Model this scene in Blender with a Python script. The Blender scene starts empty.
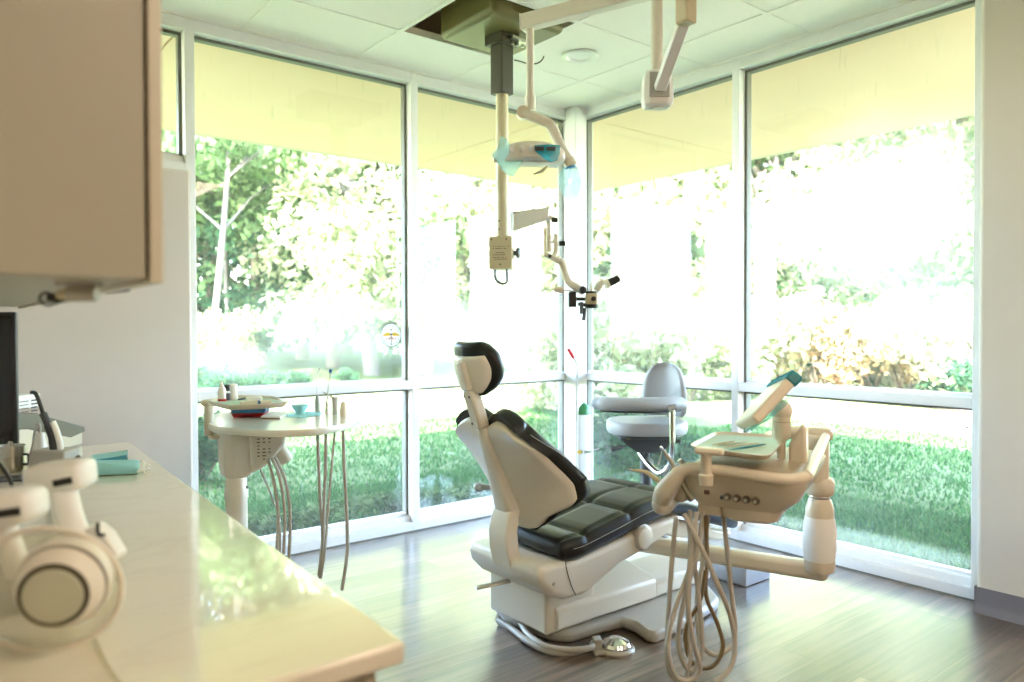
import bpy, bmesh, math, random
import numpy as np
from mathutils import Vector, Matrix, Euler
random.seed(7); rng = np.random.default_rng(7)
SC = bpy.context.scene
COL = SC.collection
PI = math.pi

# ---------------------------------------------------------------- camera calibration
FPX, HC = 753.0, 1.157
PITCH, ROLL = math.atan(13/753.0), 0.0026
_s, _c = 0.6239, 0.7815
_n = math.hypot(_s, _c); _s /= _n; _c /= _n
_r0 = Vector((_c, -_s, 0))
CF = Vector((_s*math.cos(PITCH), _c*math.cos(PITCH), -math.sin(PITCH)))
_u0 = Vector((_s*math.sin(PITCH), _c*math.sin(PITCH), math.cos(PITCH)))
CR = _r0*math.cos(ROLL) - _u0*math.sin(ROLL)
CU = _r0*math.sin(ROLL) + _u0*math.cos(ROLL)
CAM = Vector((0, 0, HC))
def ray(u, v): return CF + CR*((u-512)/FPX) - CU*((v-341)/FPX)
def atd(u, v, d): return CAM + ray(u, v)*d
def onz(u, v, z): r = ray(u, v); return CAM + r*((z-HC)/r.z)
def onx(u, v, x): r = ray(u, v); return CAM + r*(x/r.x)
def ony(u, v, y): r = ray(u, v); return CAM + r*(y/r.y)

cd = bpy.data.cameras.new('camera'); cam = bpy.data.objects.new('camera', cd); COL.objects.link(cam)
m3 = Matrix((CR, CU, -CF)).transposed()
cam.matrix_world = Matrix.Translation(CAM) @ m3.to_4x4()
cd.sensor_width = 36; cd.lens = FPX*36/1024; cd.clip_start = 0.05; cd.clip_end = 300
cd.dof.use_dof = True; cd.dof.focus_distance = 2.9; cd.dof.aperture_fstop = 2.4
SC.camera = cam

# ---------------------------------------------------------------- materials
def node_mat(name):
    m = bpy.data.materials.new(name); m.use_nodes = True
    nt = m.node_tree; nt.nodes.clear()
    out = nt.nodes.new('ShaderNodeOutputMaterial')
    return m, nt, out
def N(nt, typ, **kw):
    n = nt.nodes.new(typ)
    for k, v in kw.items():
        if k.startswith('i_'): n.inputs[k[2:].replace('_', ' ')].default_value = v
        else: setattr(n, k, v)
    return n
def plain(name, col, rough=0.5, metal=0.0, var=0.06, scale=9.0, bump=0.0, bscale=200.0, coat=0.0, trans=0.0, alpha=1.0, spec=0.5):
    m, nt, out = node_mat(name)
    b = nt.nodes.new('ShaderNodeBsdfPrincipled')
    tc = nt.nodes.new('ShaderNodeTexCoord')
    nz = N(nt, 'ShaderNodeTexNoise'); nz.inputs['Scale'].default_value = scale; nz.inputs['Detail'].default_value = 3
    nt.links.new(tc.outputs['Object'], nz.inputs['Vector'])
    mx = N(nt, 'ShaderNodeMix', data_type='RGBA')
    c = Vector(col)
    mx.inputs[6].default_value = (*[max(0, x*(1-var)) for x in c], 1)
    mx.inputs[7].default_value = (*[min(1, x*(1+var)) for x in c], 1)
    nt.links.new(nz.outputs['Fac'], mx.inputs[0])
    nt.links.new(mx.outputs[2], b.inputs['Base Color'])
    b.inputs['Roughness'].default_value = rough; b.inputs['Metallic'].default_value = metal
    b.inputs['Coat Weight'].default_value = coat
    b.inputs['Transmission Weight'].default_value = trans
    b.inputs['Alpha'].default_value = alpha
    b.inputs['Specular IOR Level'].default_value = spec
    if bump:
        n2 = N(nt, 'ShaderNodeTexNoise'); n2.inputs['Scale'].default_value = bscale
        nt.links.new(tc.outputs['Object'], n2.inputs['Vector'])
        bp = nt.nodes.new('ShaderNodeBump'); bp.inputs['Strength'].default_value = bump; bp.inputs['Distance'].default_value = 0.002
        nt.links.new(n2.outputs['Fac'], bp.inputs['Height']); nt.links.new(bp.outputs['Normal'], b.inputs['Normal'])
    nt.links.new(b.outputs[0], out.inputs[0])
    return m
def film(name, col, op, rough=0.25):
    m, nt, out = node_mat(name)
    d = N(nt, 'ShaderNodeBsdfTranslucent'); d.inputs[0].default_value = (*col, 1)
    d2 = N(nt, 'ShaderNodeBsdfDiffuse'); d2.inputs[0].default_value = (*col, 1)
    a = nt.nodes.new('ShaderNodeMixShader'); a.inputs[0].default_value = .5
    nt.links.new(d.outputs[0], a.inputs[1]); nt.links.new(d2.outputs[0], a.inputs[2])
    t = nt.nodes.new('ShaderNodeBsdfTransparent'); t.inputs[0].default_value = (*[.35+.65*x for x in col], 1)
    g = nt.nodes.new('ShaderNodeBsdfGlossy'); g.inputs['Roughness'].default_value = rough
    nz = nt.nodes.new('ShaderNodeTexNoise'); nz.inputs['Scale'].default_value = 30
    mp = nt.nodes.new('ShaderNodeMapRange'); mp.inputs[3].default_value = max(0, op-.15); mp.inputs[4].default_value = min(1, op+.15)
    nt.links.new(nz.outputs['Fac'], mp.inputs[0])
    x = nt.nodes.new('ShaderNodeMixShader'); nt.links.new(mp.outputs[0], x.inputs[0])
    nt.links.new(t.outputs[0], x.inputs[1]); nt.links.new(a.outputs[0], x.inputs[2])
    y = nt.nodes.new('ShaderNodeMixShader'); y.inputs[0].default_value = .06
    nt.links.new(x.outputs[0], y.inputs[1]); nt.links.new(g.outputs[0], y.inputs[2])
    nt.links.new(y.outputs[0], out.inputs[0])
    return m
def emit(name, col, st):
    m, nt, out = node_mat(name)
    e = nt.nodes.new('ShaderNodeEmission'); e.inputs[0].default_value = (*col, 1); e.inputs[1].default_value = st
    nt.links.new(e.outputs[0], out.inputs[0]); return m

def glass_mat(name, patches, base=0.03):
    """window glass with a film of dried water marks; patches = [(x,y,z,radius_h,radius_v,strength)] in metres on the pane"""
    m, nt, out = node_mat(name)
    geo = nt.nodes.new('ShaderNodeNewGeometry')
    L = nt.links
    tot = None
    nz = nt.nodes.new('ShaderNodeTexNoise'); nz.inputs['Scale'].default_value = 2.2; nz.inputs['Detail'].default_value = 4; nz.inputs['Distortion'].default_value = .6
    L.new(geo.outputs['Position'], nz.inputs['Vector'])
    for (px, py, pz, rh, rv, st) in patches:
        sub = N(nt, 'ShaderNodeVectorMath', operation='SUBTRACT'); sub.inputs[1].default_value = (px, py, pz)
        L.new(geo.outputs['Position'], sub.inputs[0])
        ml = N(nt, 'ShaderNodeVectorMath', operation='MULTIPLY'); ml.inputs[1].default_value = (1/rh, 1/rh, 1/rv)
        L.new(sub.outputs[0], ml.inputs[0])
        ln = N(nt, 'ShaderNodeVectorMath', operation='LENGTH'); L.new(ml.outputs[0], ln.inputs[0])
        ad = N(nt, 'ShaderNodeMath', operation='MULTIPLY_ADD'); ad.inputs[1].default_value = .9; L.new(nz.outputs['Fac'], ad.inputs[0]); 
        sb = N(nt, 'ShaderNodeMath', operation='SUBTRACT'); L.new(ln.outputs['Value'], sb.inputs[0]); sb.inputs[1].default_value = .45
        L.new(sb.outputs[0], ad.inputs[2])
        mr = N(nt, 'ShaderNodeMapRange', interpolation_type='SMOOTHSTEP'); mr.inputs[1].default_value = .25; mr.inputs[2].default_value = 1.15
        mr.inputs[3].default_value = st; mr.inputs[4].default_value = 0
        L.new(ad.outputs[0], mr.inputs[0])
        if tot is None: tot = mr.outputs[0]
        else:
            mx = N(nt, 'ShaderNodeMath', operation='MAXIMUM'); L.new(tot, mx.inputs[0]); L.new(mr.outputs[0], mx.inputs[1]); tot = mx.outputs[0]
    # fine vertical streaks and specks
    mp = nt.nodes.new('ShaderNodeMapping'); mp.inputs['Scale'].default_value = (60, 60, 6); L.new(geo.outputs['Position'], mp.inputs[0])
    n2 = nt.nodes.new('ShaderNodeTexNoise'); n2.inputs['Scale'].default_value = 1; n2.inputs['Detail'].default_value = 2; L.new(mp.outputs[0], n2.inputs['Vector'])
    r2 = N(nt, 'ShaderNodeMapRange'); r2.inputs[1].default_value = .64; r2.inputs[2].default_value = .8; r2.inputs[3].default_value = base; r2.inputs[4].default_value = base+.10
    L.new(n2.outputs['Fac'], r2.inputs[0])
    if tot is None: fac = r2.outputs[0]
    else:
        a = N(nt, 'ShaderNodeMath', operation='ADD', use_clamp=True); L.new(tot, a.inputs[0]); L.new(r2.outputs[0], a.inputs[1]); fac = a.outputs[0]
    tr = nt.nodes.new('ShaderNodeBsdfTransparent'); tr.inputs[0].default_value = (.97, .985, .97, 1)
    gl = nt.nodes.new('ShaderNodeBsdfGlossy'); gl.inputs['Roughness'].default_value = .0
    dt = N(nt, 'ShaderNodeVectorMath', operation='DOT_PRODUCT'); L.new(geo.outputs['Normal'], dt.inputs[0]); L.new(geo.outputs['Incoming'], dt.inputs[1])
    ab = N(nt, 'ShaderNodeMath', operation='ABSOLUTE'); L.new(dt.outputs['Value'], ab.inputs[0])
    iv = N(nt, 'ShaderNodeMath', operation='SUBTRACT'); iv.inputs[0].default_value = 1; L.new(ab.outputs[0], iv.inputs[1])
    pw = N(nt, 'ShaderNodeMath', operation='POWER'); L.new(iv.outputs[0], pw.inputs[0]); pw.inputs[1].default_value = 5
    lw = N(nt, 'ShaderNodeMath', operation='MULTIPLY_ADD', use_clamp=True); L.new(pw.outputs[0], lw.inputs[0]); lw.inputs[1].default_value = .93; lw.inputs[2].default_value = .06
    s1 = nt.nodes.new('ShaderNodeMixShader'); L.new(lw.outputs[0], s1.inputs[0]); L.new(tr.outputs[0], s1.inputs[1]); L.new(gl.outputs[0], s1.inputs[2])
    tl = nt.nodes.new('ShaderNodeBsdfTranslucent'); tl.inputs[0].default_value = (.90, .96, .76, 1)
    s2 = nt.nodes.new('ShaderNodeMixShader'); L.new(fac, s2.inputs[0]); L.new(s1.outputs[0], s2.inputs[1]); L.new(tl.outputs[0], s2.inputs[2])
    L.new(s2.outputs[0], out.inputs[0])
    return m

def leaf_mat(name, cols, trans=.35):
    m, nt, out = node_mat(name)
    geo = nt.nodes.new('ShaderNodeNewGeometry')
    rp = nt.nodes.new('ShaderNodeValToRGB')
    while len(rp.color_ramp.elements) < len(cols): rp.color_ramp.elements.new(.5)
    for i, c in enumerate(cols):
        rp.color_ramp.elements[i].position = i/(len(cols)-1); rp.color_ramp.elements[i].color = (*c, 1)
    nt.links.new(geo.outputs['Random Per Island'], rp.inputs[0])
    d = nt.nodes.new('ShaderNodeBsdfDiffuse'); t = nt.nodes.new('ShaderNodeBsdfTranslucent')
    nt.links.new(rp.outputs[0], d.inputs[0]); nt.links.new(rp.outputs[0], t.inputs[0])
    x = nt.nodes.new('ShaderNodeMixShader'); x.inputs[0].default_value = trans
    nt.links.new(d.outputs[0], x.inputs[1]); nt.links.new(t.outputs[0], x.inputs[2])
    nt.links.new(x.outputs[0], out.inputs[0]); return m

def wood_floor():
    m, nt, out = node_mat('plank_floor'); L = nt.links
    b = nt.nodes.new('ShaderNodeBsdfPrincipled')
    geo = nt.nodes.new('ShaderNodeNewGeometry')
    br = nt.nodes.new('ShaderNodeTexBrick'); br.offset = .37; br.squash = 1
    br.inputs['Scale'].default_value = 1; br.inputs['Brick Width'].default_value = 1.22; br.inputs['Row Height'].default_value = .152
    br.inputs['Mortar Size'].default_value = .0018; br.inputs['Mortar Smooth'].default_value = .1; br.inputs['Bias'].default_value = 0
    br.inputs['Color1'].default_value = (.0, .0, .0, 1); br.inputs['Color2'].default_value = (1, 1, 1, 1); br.inputs['Mortar'].default_value = (.5, .5, .5, 1)
    L.new(geo.outputs['Position'], br.inputs['Vector'])
    rp = nt.nodes.new('ShaderNodeValToRGB'); e = rp.color_ramp.elements
    e[0].color = (.095, .066, .048, 1); e[1].color = (.25, .195, .155, 1); e.new(.5).color = (.16, .122, .096, 1)
    L.new(br.outputs['Color'], rp.inputs[0])
    mp = nt.nodes.new('ShaderNodeMapping'); mp.inputs['Scale'].default_value = (1.6, 26, 1); L.new(geo.outputs['Position'], mp.inputs[0])
    nz = nt.nodes.new('ShaderNodeTexNoise'); nz.inputs['Scale'].default_value = 1.4; nz.inputs['Detail'].default_value = 6; nz.inputs['Distortion'].default_value = .8
    L.new(mp.outputs[0], nz.inputs['Vector'])
    r2 = nt.nodes.new('ShaderNodeValToRGB'); r2.color_ramp.elements[0].position = .32; r2.color_ramp.elements[1].position = .7
    r2.color_ramp.elements[0].color = (.42, .40, .38, 1); r2.color_ramp.elements[1].color = (1.3, 1.27, 1.25, 1)
    L.new(nz.outputs['Fac'], r2.inputs[0])
    mu = N(nt, 'ShaderNodeMix', data_type='RGBA', blend_type='MULTIPLY'); mu.inputs[0].default_value = 1
    L.new(rp.outputs[0], mu.inputs[6]); L.new(r2.outputs[0], mu.inputs[7])
    mo = N(nt, 'ShaderNodeMix', data_type='RGBA'); mo.inputs[7].default_value = (.05, .04, .03, 1)
    L.new(br.outputs['Fac'], mo.inputs[0]); L.new(mu.outputs[2], mo.inputs[6])
    L.new(mo.outputs[2], b.inputs['Base Color'])
    b.inputs['Roughness'].default_value = .34; b.inputs['Specular IOR Level'].default_value = .8; b.inputs['Coat Weight'].default_value = 1.0; b.inputs['Coat Roughness'].default_value = .17; b.inputs['Coat IOR'].default_value = 1.7
    rr = N(nt, 'ShaderNodeMapRange'); rr.inputs[3].default_value = .27; rr.inputs[4].default_value = .42; L.new(nz.outputs['Fac'], rr.inputs[0]); L.new(rr.outputs[0], b.inputs['Roughness'])
    bp = nt.nodes.new('ShaderNodeBump'); bp.inputs['Strength'].default_value = .12; bp.inputs['Distance'].default_value = .002
    L.new(nz.outputs['Fac'], bp.inputs['Height']); L.new(bp.outputs[0], b.inputs['Normal'])
    L.new(b.outputs[0], out.inputs[0]); return m

def marble():
    m, nt, out = node_mat('quartz_worktop'); L = nt.links
    b = nt.nodes.new('ShaderNodeBsdfPrincipled'); geo = nt.nodes.new('ShaderNodeNewGeometry')
    mp = nt.nodes.new('ShaderNodeMapping'); mp.inputs['Scale'].default_value = (1.6, 6, 1); mp.inputs['Rotation'].default_value = (0, 0, .25)
    L.new(geo.outputs['Position'], mp.inputs[0])
    nz = nt.nodes.new('ShaderNodeTexNoise'); nz.inputs['Scale'].default_value = 1.3; nz.inputs['Detail'].default_value = 5; nz.inputs['Distortion'].default_value = 1.2
    L.new(mp.outputs[0], nz.inputs['Vector'])
    rp = nt.nodes.new('ShaderNodeValToRGB'); e = rp.color_ramp.elements
    e[0].position = .47; e[0].color = (.80, .745, .62, 1); e[1].position = .53; e[1].color = (.80, .745, .62, 1); x = e.new(.5); x.color = (.755, .70, .585, 1)
    L.new(nz.outputs['Fac'], rp.inputs[0]); L.new(rp.outputs[0], b.inputs['Base Color'])
    b.inputs['Roughness'].default_value = .12; b.inputs['Specular IOR Level'].default_value = .8; b.inputs['Coat Weight'].default_value = 1; b.inputs['Coat Roughness'].default_value = .03; b.inputs['Coat IOR'].default_value = 1.6
    L.new(b.outputs[0], out.inputs[0]); return m

def ground_mat(name, c1, c2, sc):
    m, nt, out = node_mat(name); L = nt.links
    b = nt.nodes.new('ShaderNodeBsdfDiffuse'); geo = nt.nodes.new('ShaderNodeNewGeometry')
    nz = nt.nodes.new('ShaderNodeTexNoise'); nz.inputs['Scale'].default_value = sc; nz.inputs['Detail'].default_value = 6
    L.new(geo.outputs['Position'], nz.inputs['Vector'])
    rp = nt.nodes.new('ShaderNodeValToRGB'); e = rp.color_ramp.elements
    e[0].position = .3; e[0].color = (*c1, 1); e[1].position = .7; e[1].color = (*c2, 1)
    L.new(nz.outputs['Fac'], rp.inputs[0]); L.new(rp.outputs[0], b.inputs[0]); L.new(b.outputs[0], out.inputs[0]); return m

M = {}
M['floor'] = wood_floor()
M['worktop'] = marble()
M['wall'] = plain('painted_wall', (.64, .565, .52), .75, var=.02, bump=.08, bscale=300)
M['wall_right'] = plain('painted_wall_right', (.60, .56, .50), .75, var=.02, bump=.08, bscale=300)
M['ceil'] = plain('ceiling_tile', (.90, .87, .82), .9, var=.03, scale=60, bump=.5, bscale=130)
M['grid'] = plain('ceiling_grid', (.88, .85, .80), .5, var=.02)
M['dark'] = plain('plenum_dark', (.05, .045, .03), .9)
M['frame'] = plain('painted_aluminium', (.78, .78, .80), .42, var=.02)
M['stop'] = plain('glazing_gasket', (.17, .17, .15), .6)
M['soffit'] = plain('soffit_stucco', (.84, .605, .42), .9, var=.05, scale=2.0, bump=.2, bscale=90)
M['roof'] = plain('roof_sheet', (.58, .50, .38), .9)
M['cove'] = plain('rubber_cove_base', (.16, .15, .175), .5, var=.04)
M['cab'] = plain('cabinet_laminate', (.415, .395, .315), .42, var=.015)
M['cab_edge'] = plain('cabinet_edge', (.62, .57, .46), .35, var=.015)
M['cream'] = plain('cream_plastic', (.76, .71, .615), .36, var=.02, coat=.15)
M['unit'] = plain('beige_plastic', (.70, .625, .50), .36, var=.02, coat=.2)
M['beige_dark'] = plain('dark_tan_plastic', (.36, .30, .21), .45, var=.03)  # darker tan for the unit's top deck
M['tan'] = plain('tan_enamel', (.62, .54, .36), .45, var=.03)
M['white'] = plain('white_plastic', (.84, .83, .80), .34, var=.015, coat=.2)
M['grey_pl'] = plain('grey_plastic', (.42, .41, .39), .45, var=.03)
M['base_grey'] = plain('warm_grey_plastic', (.47, .44, .385), .4, var=.03)
M['black'] = plain('black_plastic', (.014, .014, .014), .4, var=.1)
M['leather'] = plain('black_upholstery', (.010, .010, .009), .36, var=.15, bump=.1, bscale=420, spec=.35)
M['seam'] = plain('white_stitching', (.45, .45, .42), .7)
M['olive'] = plain('olive_enamel', (.17, .145, .055), .38, var=.05)
M['olive_dark'] = plain('dark_olive_enamel', (.055, .047, .026), .42, var=.05)
M['chrome'] = plain('polished_metal', (.72, .72, .70), .14, 1.0, var=.02)
M['steel'] = plain('brushed_steel', (.58, .55, .48), .33, 1.0, var=.04)
M['hose'] = plain('grey_hose', (.47, .44, .38), .5, var=.05)
M['hose2'] = plain('brown_hose', (.19, .135, .065), .5, var=.05)
M['greyvinyl'] = plain('light_grey_vinyl', (.36, .37, .395), .42, var=.03, bump=.1, bscale=350)
M['slate'] = plain('slate_plastic', (.05, .055, .065), .45, var=.08)
M['green'] = plain('green_enamel', (.03, .17, .06), .35, var=.05)
M['tankwhite'] = plain('tank_white', (.74, .75, .78), .32, var=.02)
M['red'] = plain('red_plastic', (.50, .012, .015), .35, var=.06)
M['blue'] = plain('blue_plastic', (.012, .10, .26), .35, var=.06)
M['teal'] = plain('teal_paper', (.27, .58, .60), .7, var=.08)
M['teal_dark'] = plain('deep_teal_paper', (.03, .20, .26), .6, var=.1)
M['tray_green'] = plain('pale_green_liner', (.52, .70, .59), .6, var=.03)
M['paper'] = plain('white_paper', (.82, .82, .78), .8, var=.02)
M['brown'] = plain('brown_edge', (.12, .07, .04), .6)
M['film'] = film('teal_barrier_film', (.50, .84, .88), .42)
M['film_deep'] = film('deep_teal_barrier_film', (.03, .36, .44), .8)
M['acrylic'] = film('clear_acrylic', (.85, .82, .74), .10, .05)
M['lamp'] = emit('lamp_glow', (1, .96, .86), 0.6)
M['lens'] = plain('frosted_lens', (.52, .52, .40), .3, var=.03)
M['sleeve'] = plain('white_sleeve', (.88, .87, .85), .5, var=.01)
M['knob'] = plain('dark_knob_metal', (.20, .17, .13), .35, .7, var=.04)
M['bowl'] = plain('teal_plastic', (.42, .72, .74), .4, var=.03)
M['tan_pale'] = plain('pale_cream_plastic', (.70, .65, .54), .45, var=.02)
M['lid'] = plain('olive_grey_plastic', (.15, .14, .10), .4, var=.03)
M['bark_pale'] = plain('pale_bark', (.12, .105, .09), .9, var=.25, scale=14)
M['bark'] = plain('brown_bark', (.13, .10, .07), .9, var=.3, scale=10)
M['leaf_dark'] = leaf_mat('leaf_dark', [(.012, .040, .020), (.028, .075, .036), (.05, .105, .045)], .3)
M['leaf_mid'] = leaf_mat('leaf_mid', [(.04, .085, .03), (.085, .145, .055), (.16, .22, .10)], .35)
M['leaf_pale'] = leaf_mat('leaf_pale', [(.20, .25, .12), (.36, .39, .22), (.56, .55, .40)], .4)
M['leaf_rust'] = leaf_mat('leaf_rust', [(.20, .13, .07), (.36, .27, .14), (.45, .42, .22)], .35)
M['grass'] = leaf_mat('grass_blade', [(.022, .075, .02), (.045, .13, .035), (.08, .17, .05)], .3)
M['lawn'] = ground_mat('lawn_ground', (.10, .135, .055), (.16, .19, .09), 1.4)
M['dirt'] = ground_mat('dirt_path', (.46, .35, .25), (.60, .50, .40), 1.1)

# ---------------------------------------------------------------- mesh builder
class MB:
    def __init__(self): self.v = []; self.f = []; self.mi = []; self.cur = 0
    def add(self, vs, fs):
        o = len(self.v); self.v += [Vector(p) for p in vs]
        self.f += [tuple(i+o for i in f) for f in fs]; self.mi += [self.cur]*len(fs); return self
    def box(self, c, s, rot=None):
        hx, hy, hz = s[0]/2, s[1]/2, s[2]/2
        vs = [Vector((x, y, z)) for x in (-hx, hx) for y in (-hy, hy) for z in (-hz, hz)]
        if rot is not None: vs = [rot @ p for p in vs]
        vs = [p+Vector(c) for p in vs]
        return self.add(vs, [(0, 1, 3, 2), (4, 6, 7, 5), (0, 4, 5, 1), (2, 3, 7, 6), (0, 2, 6, 4), (1, 5, 7, 3)])
    def span(self, a, b):
        return self.box([(a[i]+b[i])/2 for i in range(3)], [abs(b[i]-a[i]) for i in range(3)])
    def bar(self, a, b, w, h, up=(0, 0, 1)):
        a, b = Vector(a), Vector(b); d = (b-a); l = d.length; d.normalize()
        x = d.cross(Vector(up)); 
        if x.length < 1e-4: x = d.cross(Vector((1, 0, 0)))
        x.normalize(); z = x.cross(d)
        R = Matrix((x, d, z)).transposed()
        return self.box((a+b)/2, (w, l, h), R)
    def rings(self, rings, cap=True, close=True):
        n = len(rings[0]); vs = [p for r in rings for p in r]; fs = []
        for i in range(len(rings)-1):
            for j in range(n if close else n-1):
                k = (j+1) % n
                fs.append((i*n+j, i*n+k, (i+1)*n+k, (i+1)*n+j))
        if cap:
            fs.append(tuple(range(n-1, -1, -1))); fs.append(tuple((len(rings)-1)*n+j for j in range(n)))
        return self.add(vs, fs)
    def tube(self, pts, r, seg=12, cap=True, squash=None):
        pts = [Vector(p) for p in pts]; k = len(pts)
        rs = list(r) if isinstance(r, (list, tuple)) else [r]*k
        if len(rs) != k: rs = [lerp_tab([(q/(len(rs)-1), x_) for q, x_ in enumerate(rs)], i/(k-1)) for i in range(k)]
        t0 = (pts[1]-pts[0]).normalized()
        ref = Vector((0, 0, 1)) if abs(t0.z) < .9 else Vector((1, 0, 0))
        x = t0.cross(ref).normalized(); out = []
        for i in range(k):
            t = (pts[min(i+1, k-1)]-pts[max(i-1, 0)]).normalized()
            x = (x - t*x.dot(t)).normalized(); y = t.cross(x)
            sx, sy = (1, 1) if squash is None else squash
            out.append([pts[i]+x*(rs[i]*sx*math.cos(2*PI*j/seg))+y*(rs[i]*sy*math.sin(2*PI*j/seg)) for j in range(seg)])
        return self.rings(out, cap)
    def lathe(self, prof, o, ax=(0, 0, 1), seg=28):
        ax = Vector(ax).normalized(); ref = Vector((1, 0, 0)) if abs(ax.x) < .9 else Vector((0, 1, 0))
        x = ax.cross(ref).normalized(); y = ax.cross(x); o = Vector(o)
        return self.rings([[o+ax*h+x*(max(r, 1e-4)*math.cos(2*PI*j/seg))+y*(max(r, 1e-4)*math.sin(2*PI*j/seg)) for j in range(seg)] for r, h in prof])
    def ball(self, c, r, seg=20, rings=12, rot=None):
        rr = r if isinstance(r, (list, tuple)) else (r, r, r); out = []
        for i in range(rings+1):
            a = PI*i/rings; q = max(math.sin(a), 1e-3)
            ring = []
            for j in range(seg):
                p = Vector((rr[0]*q*math.cos(2*PI*j/seg), rr[1]*q*math.sin(2*PI*j/seg), -rr[2]*math.cos(a)))
                if rot is not None: p = rot @ p
                ring.append(p+Vector(c))
            out.append(ring)
        return self.rings(out)
    def prism(self, poly, d):
        """poly: list of 3-D points (planar), extruded by vector d"""
        a = [Vector(p) for p in poly]; b = [p+Vector(d) for p in a]
        return self.rings([a, b])
    def grid(self, P):
        n, m_ = len(P), len(P[0]); vs = [p for r in P for p in r]
        return self.add(vs, [(i*m_+j, i*m_+j+1, (i+1)*m_+j+1, (i+1)*m_+j) for i in range(n-1) for j in range(m_-1)])
    def solid(self, P, Q):
        """closed solid between two grids of equal size"""
        n, m_ = len(P), len(P[0]); o = n*m_
        vs = [p for r in P for p in r]+[p for r in Q for p in r]; fs = []
        for i in range(n-1):
            for j in range(m_-1):
                a = i*m_+j; fs.append((a, a+1, a+m_+1, a+m_)); fs.append((o+a, o+a+m_, o+a+m_+1, o+a+1))
        bd = [(0, j) for j in range(m_)]+[(i, m_-1) for i in range(1, n)]+[(n-1, j) for j in range(m_-2, -1, -1)]+[(i, 0) for i in range(n-2, 0, -1)]
        for k in range(len(bd)):
            a = bd[k][0]*m_+bd[k][1]; b = bd[(k+1) % len(bd)]; b = b[0]*m_+b[1]
            fs.append((a, o+a, o+b, b))
        return self.add(vs, fs)
    def build(self, name, mats, parent=None, bevel=0, sub=0, smooth=True, ang=40, bseg=2):
        me = bpy.data.meshes.new(name)
        vs = self.v
        if parent is not None:
            inv = parent_world(parent).inverted(); vs = [inv @ p for p in vs]
        me.from_pydata([tuple(p) for p in vs], [], self.f)
        mats = mats if isinstance(mats, (list, tuple)) else [mats]
        for mm in mats: me.materials.append(mm)
        if len(mats) > 1: me.polygons.foreach_set('material_index', self.mi)
        bm = bmesh.new(); bm.from_mesh(me); bmesh.ops.recalc_face_normals(bm, faces=bm.faces); bm.to_mesh(me); bm.free()
        if smooth:
            me.polygons.foreach_set('use_smooth', [True]*len(me.polygons))
            if not sub: me.set_sharp_from_angle(angle=math.radians(ang))
        o = bpy.data.objects.new(name, me); COL.objects.link(o)
        if parent is not None: o.parent = parent
        if bevel:
            b = o.modifiers.new('bevel', 'BEVEL'); b.width = bevel; b.segments = bseg; b.limit_method = 'ANGLE'; b.angle_limit = math.radians(35)
            b.harden_normals = False
        if sub:
            s = o.modifiers.new('subsurf', 'SUBSURF'); s.levels = sub; s.render_levels = sub
        return o
def parent_world(o):
    mw = Matrix.LocRotScale(o.location, o.rotation_euler, o.scale)
    return parent_world(o.parent) @ mw if o.parent else mw
def thing(name, label, cat, loc=(0, 0, 0), group=None):
    o = bpy.data.objects.new(name, None); COL.objects.link(o); o.location = loc; o.empty_display_size = .05
    return tag(o, label, cat, group)
def tag(o, label, cat, group=None):
    o['label'] = label; o['category'] = cat
    if group: o['group'] = group
    return o
def struct(o): o['kind'] = 'structure'; return o
def smooth_path(pts, n=6):
    P = [Vector(p) for p in pts]; P = [P[0]*2-P[1]]+P+[P[-1]*2-P[-2]]; out = []
    for i in range(1, len(P)-2):
        for k in range(n):
            t = k/n; a, b, c, d = P[i-1], P[i], P[i+1], P[i+2]
            out.append(.5*((2*b)+(c-a)*t+(2*a-5*b+4*c-d)*t*t+(3*b-a-3*c+d)*t**3))
    out.append(P[-2]); return out
def lerp_tab(tab, x):
    n = len(tab)
    if x <= tab[0][0]: return tab[0][1]
    if x >= tab[-1][0]: return tab[-1][1]
    sl = [(tab[k+1][1]-tab[k][1])/(tab[k+1][0]-tab[k][0]) for k in range(n-1)]
    def tg(k):
        if k == 0: return sl[0]
        if k == n-1: return sl[-1]
        return 0 if sl[k-1]*sl[k] <= 0 else 2*sl[k-1]*sl[k]/(sl[k-1]+sl[k])
    for k in range(n-1):
        (a, p), (b, q) = tab[k], tab[k+1]
        if x <= b:
            h = b-a; t = (x-a)/h
            return (2*t**3-3*t*t+1)*p+(t**3-2*t*t+t)*h*tg(k)+(-2*t**3+3*t*t)*q+(t**3-t*t)*h*tg(k+1)

# ---------------------------------------------------------------- the room shell
XW, YW, HT = 3.49, 3.69, 2.60        # inner faces of the window framing, ceiling height
XL, YB = -0.15, -1.7
struct(MB().span((-1.5, YB-.1, -.12), (XW+.12, YW+.12, 0)).build('floor', M['floor'], smooth=False))
struct(MB().span((XL-.12, .72, 0), (XL, YW+.1, HT+.1)).build('wall_left', M['wall'], smooth=False))
b = MB(); b.span((-1.5, .72, 0), (XL-.121, .84, HT+.1)); b.span((-1.62, YB-.12, 0), (-1.5, .84, HT+.1)); struct(b.build('wall_alcove', M['wall'], smooth=False))
struct(MB().span((-1.5, YB-.12, 0), (XW+.2, YB, HT+.1)).build('wall_back', M['wall'], smooth=False))
struct(MB().span((3.373, YB, 0), (3.62, 1.205, HT)).build('wall_right', M['wall_right'], bevel=.018, bseg=4))
# low partition wall under the narrow window
struct(MB().span((XL, 3.585, 0), (1.0, YW, 1.875)).build('wall_partition', M['wall'], bevel=.012, bseg=3))
b = MB(); pr = [(3.373, 0), (3.350, 0), (3.352, .006), (3.366, .02), (3.3715, .04), (3.3715, .102), (3.373, .102)]
b.rings([[Vector((x, y, z)) for x, z in pr] for y in (YB, 1.205)]); 
b.span((3.3715, 1.2045, 0), (3.50, 1.210, .102))
struct(b.build('baseboard_right', M['cove'], ang=60))

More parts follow.
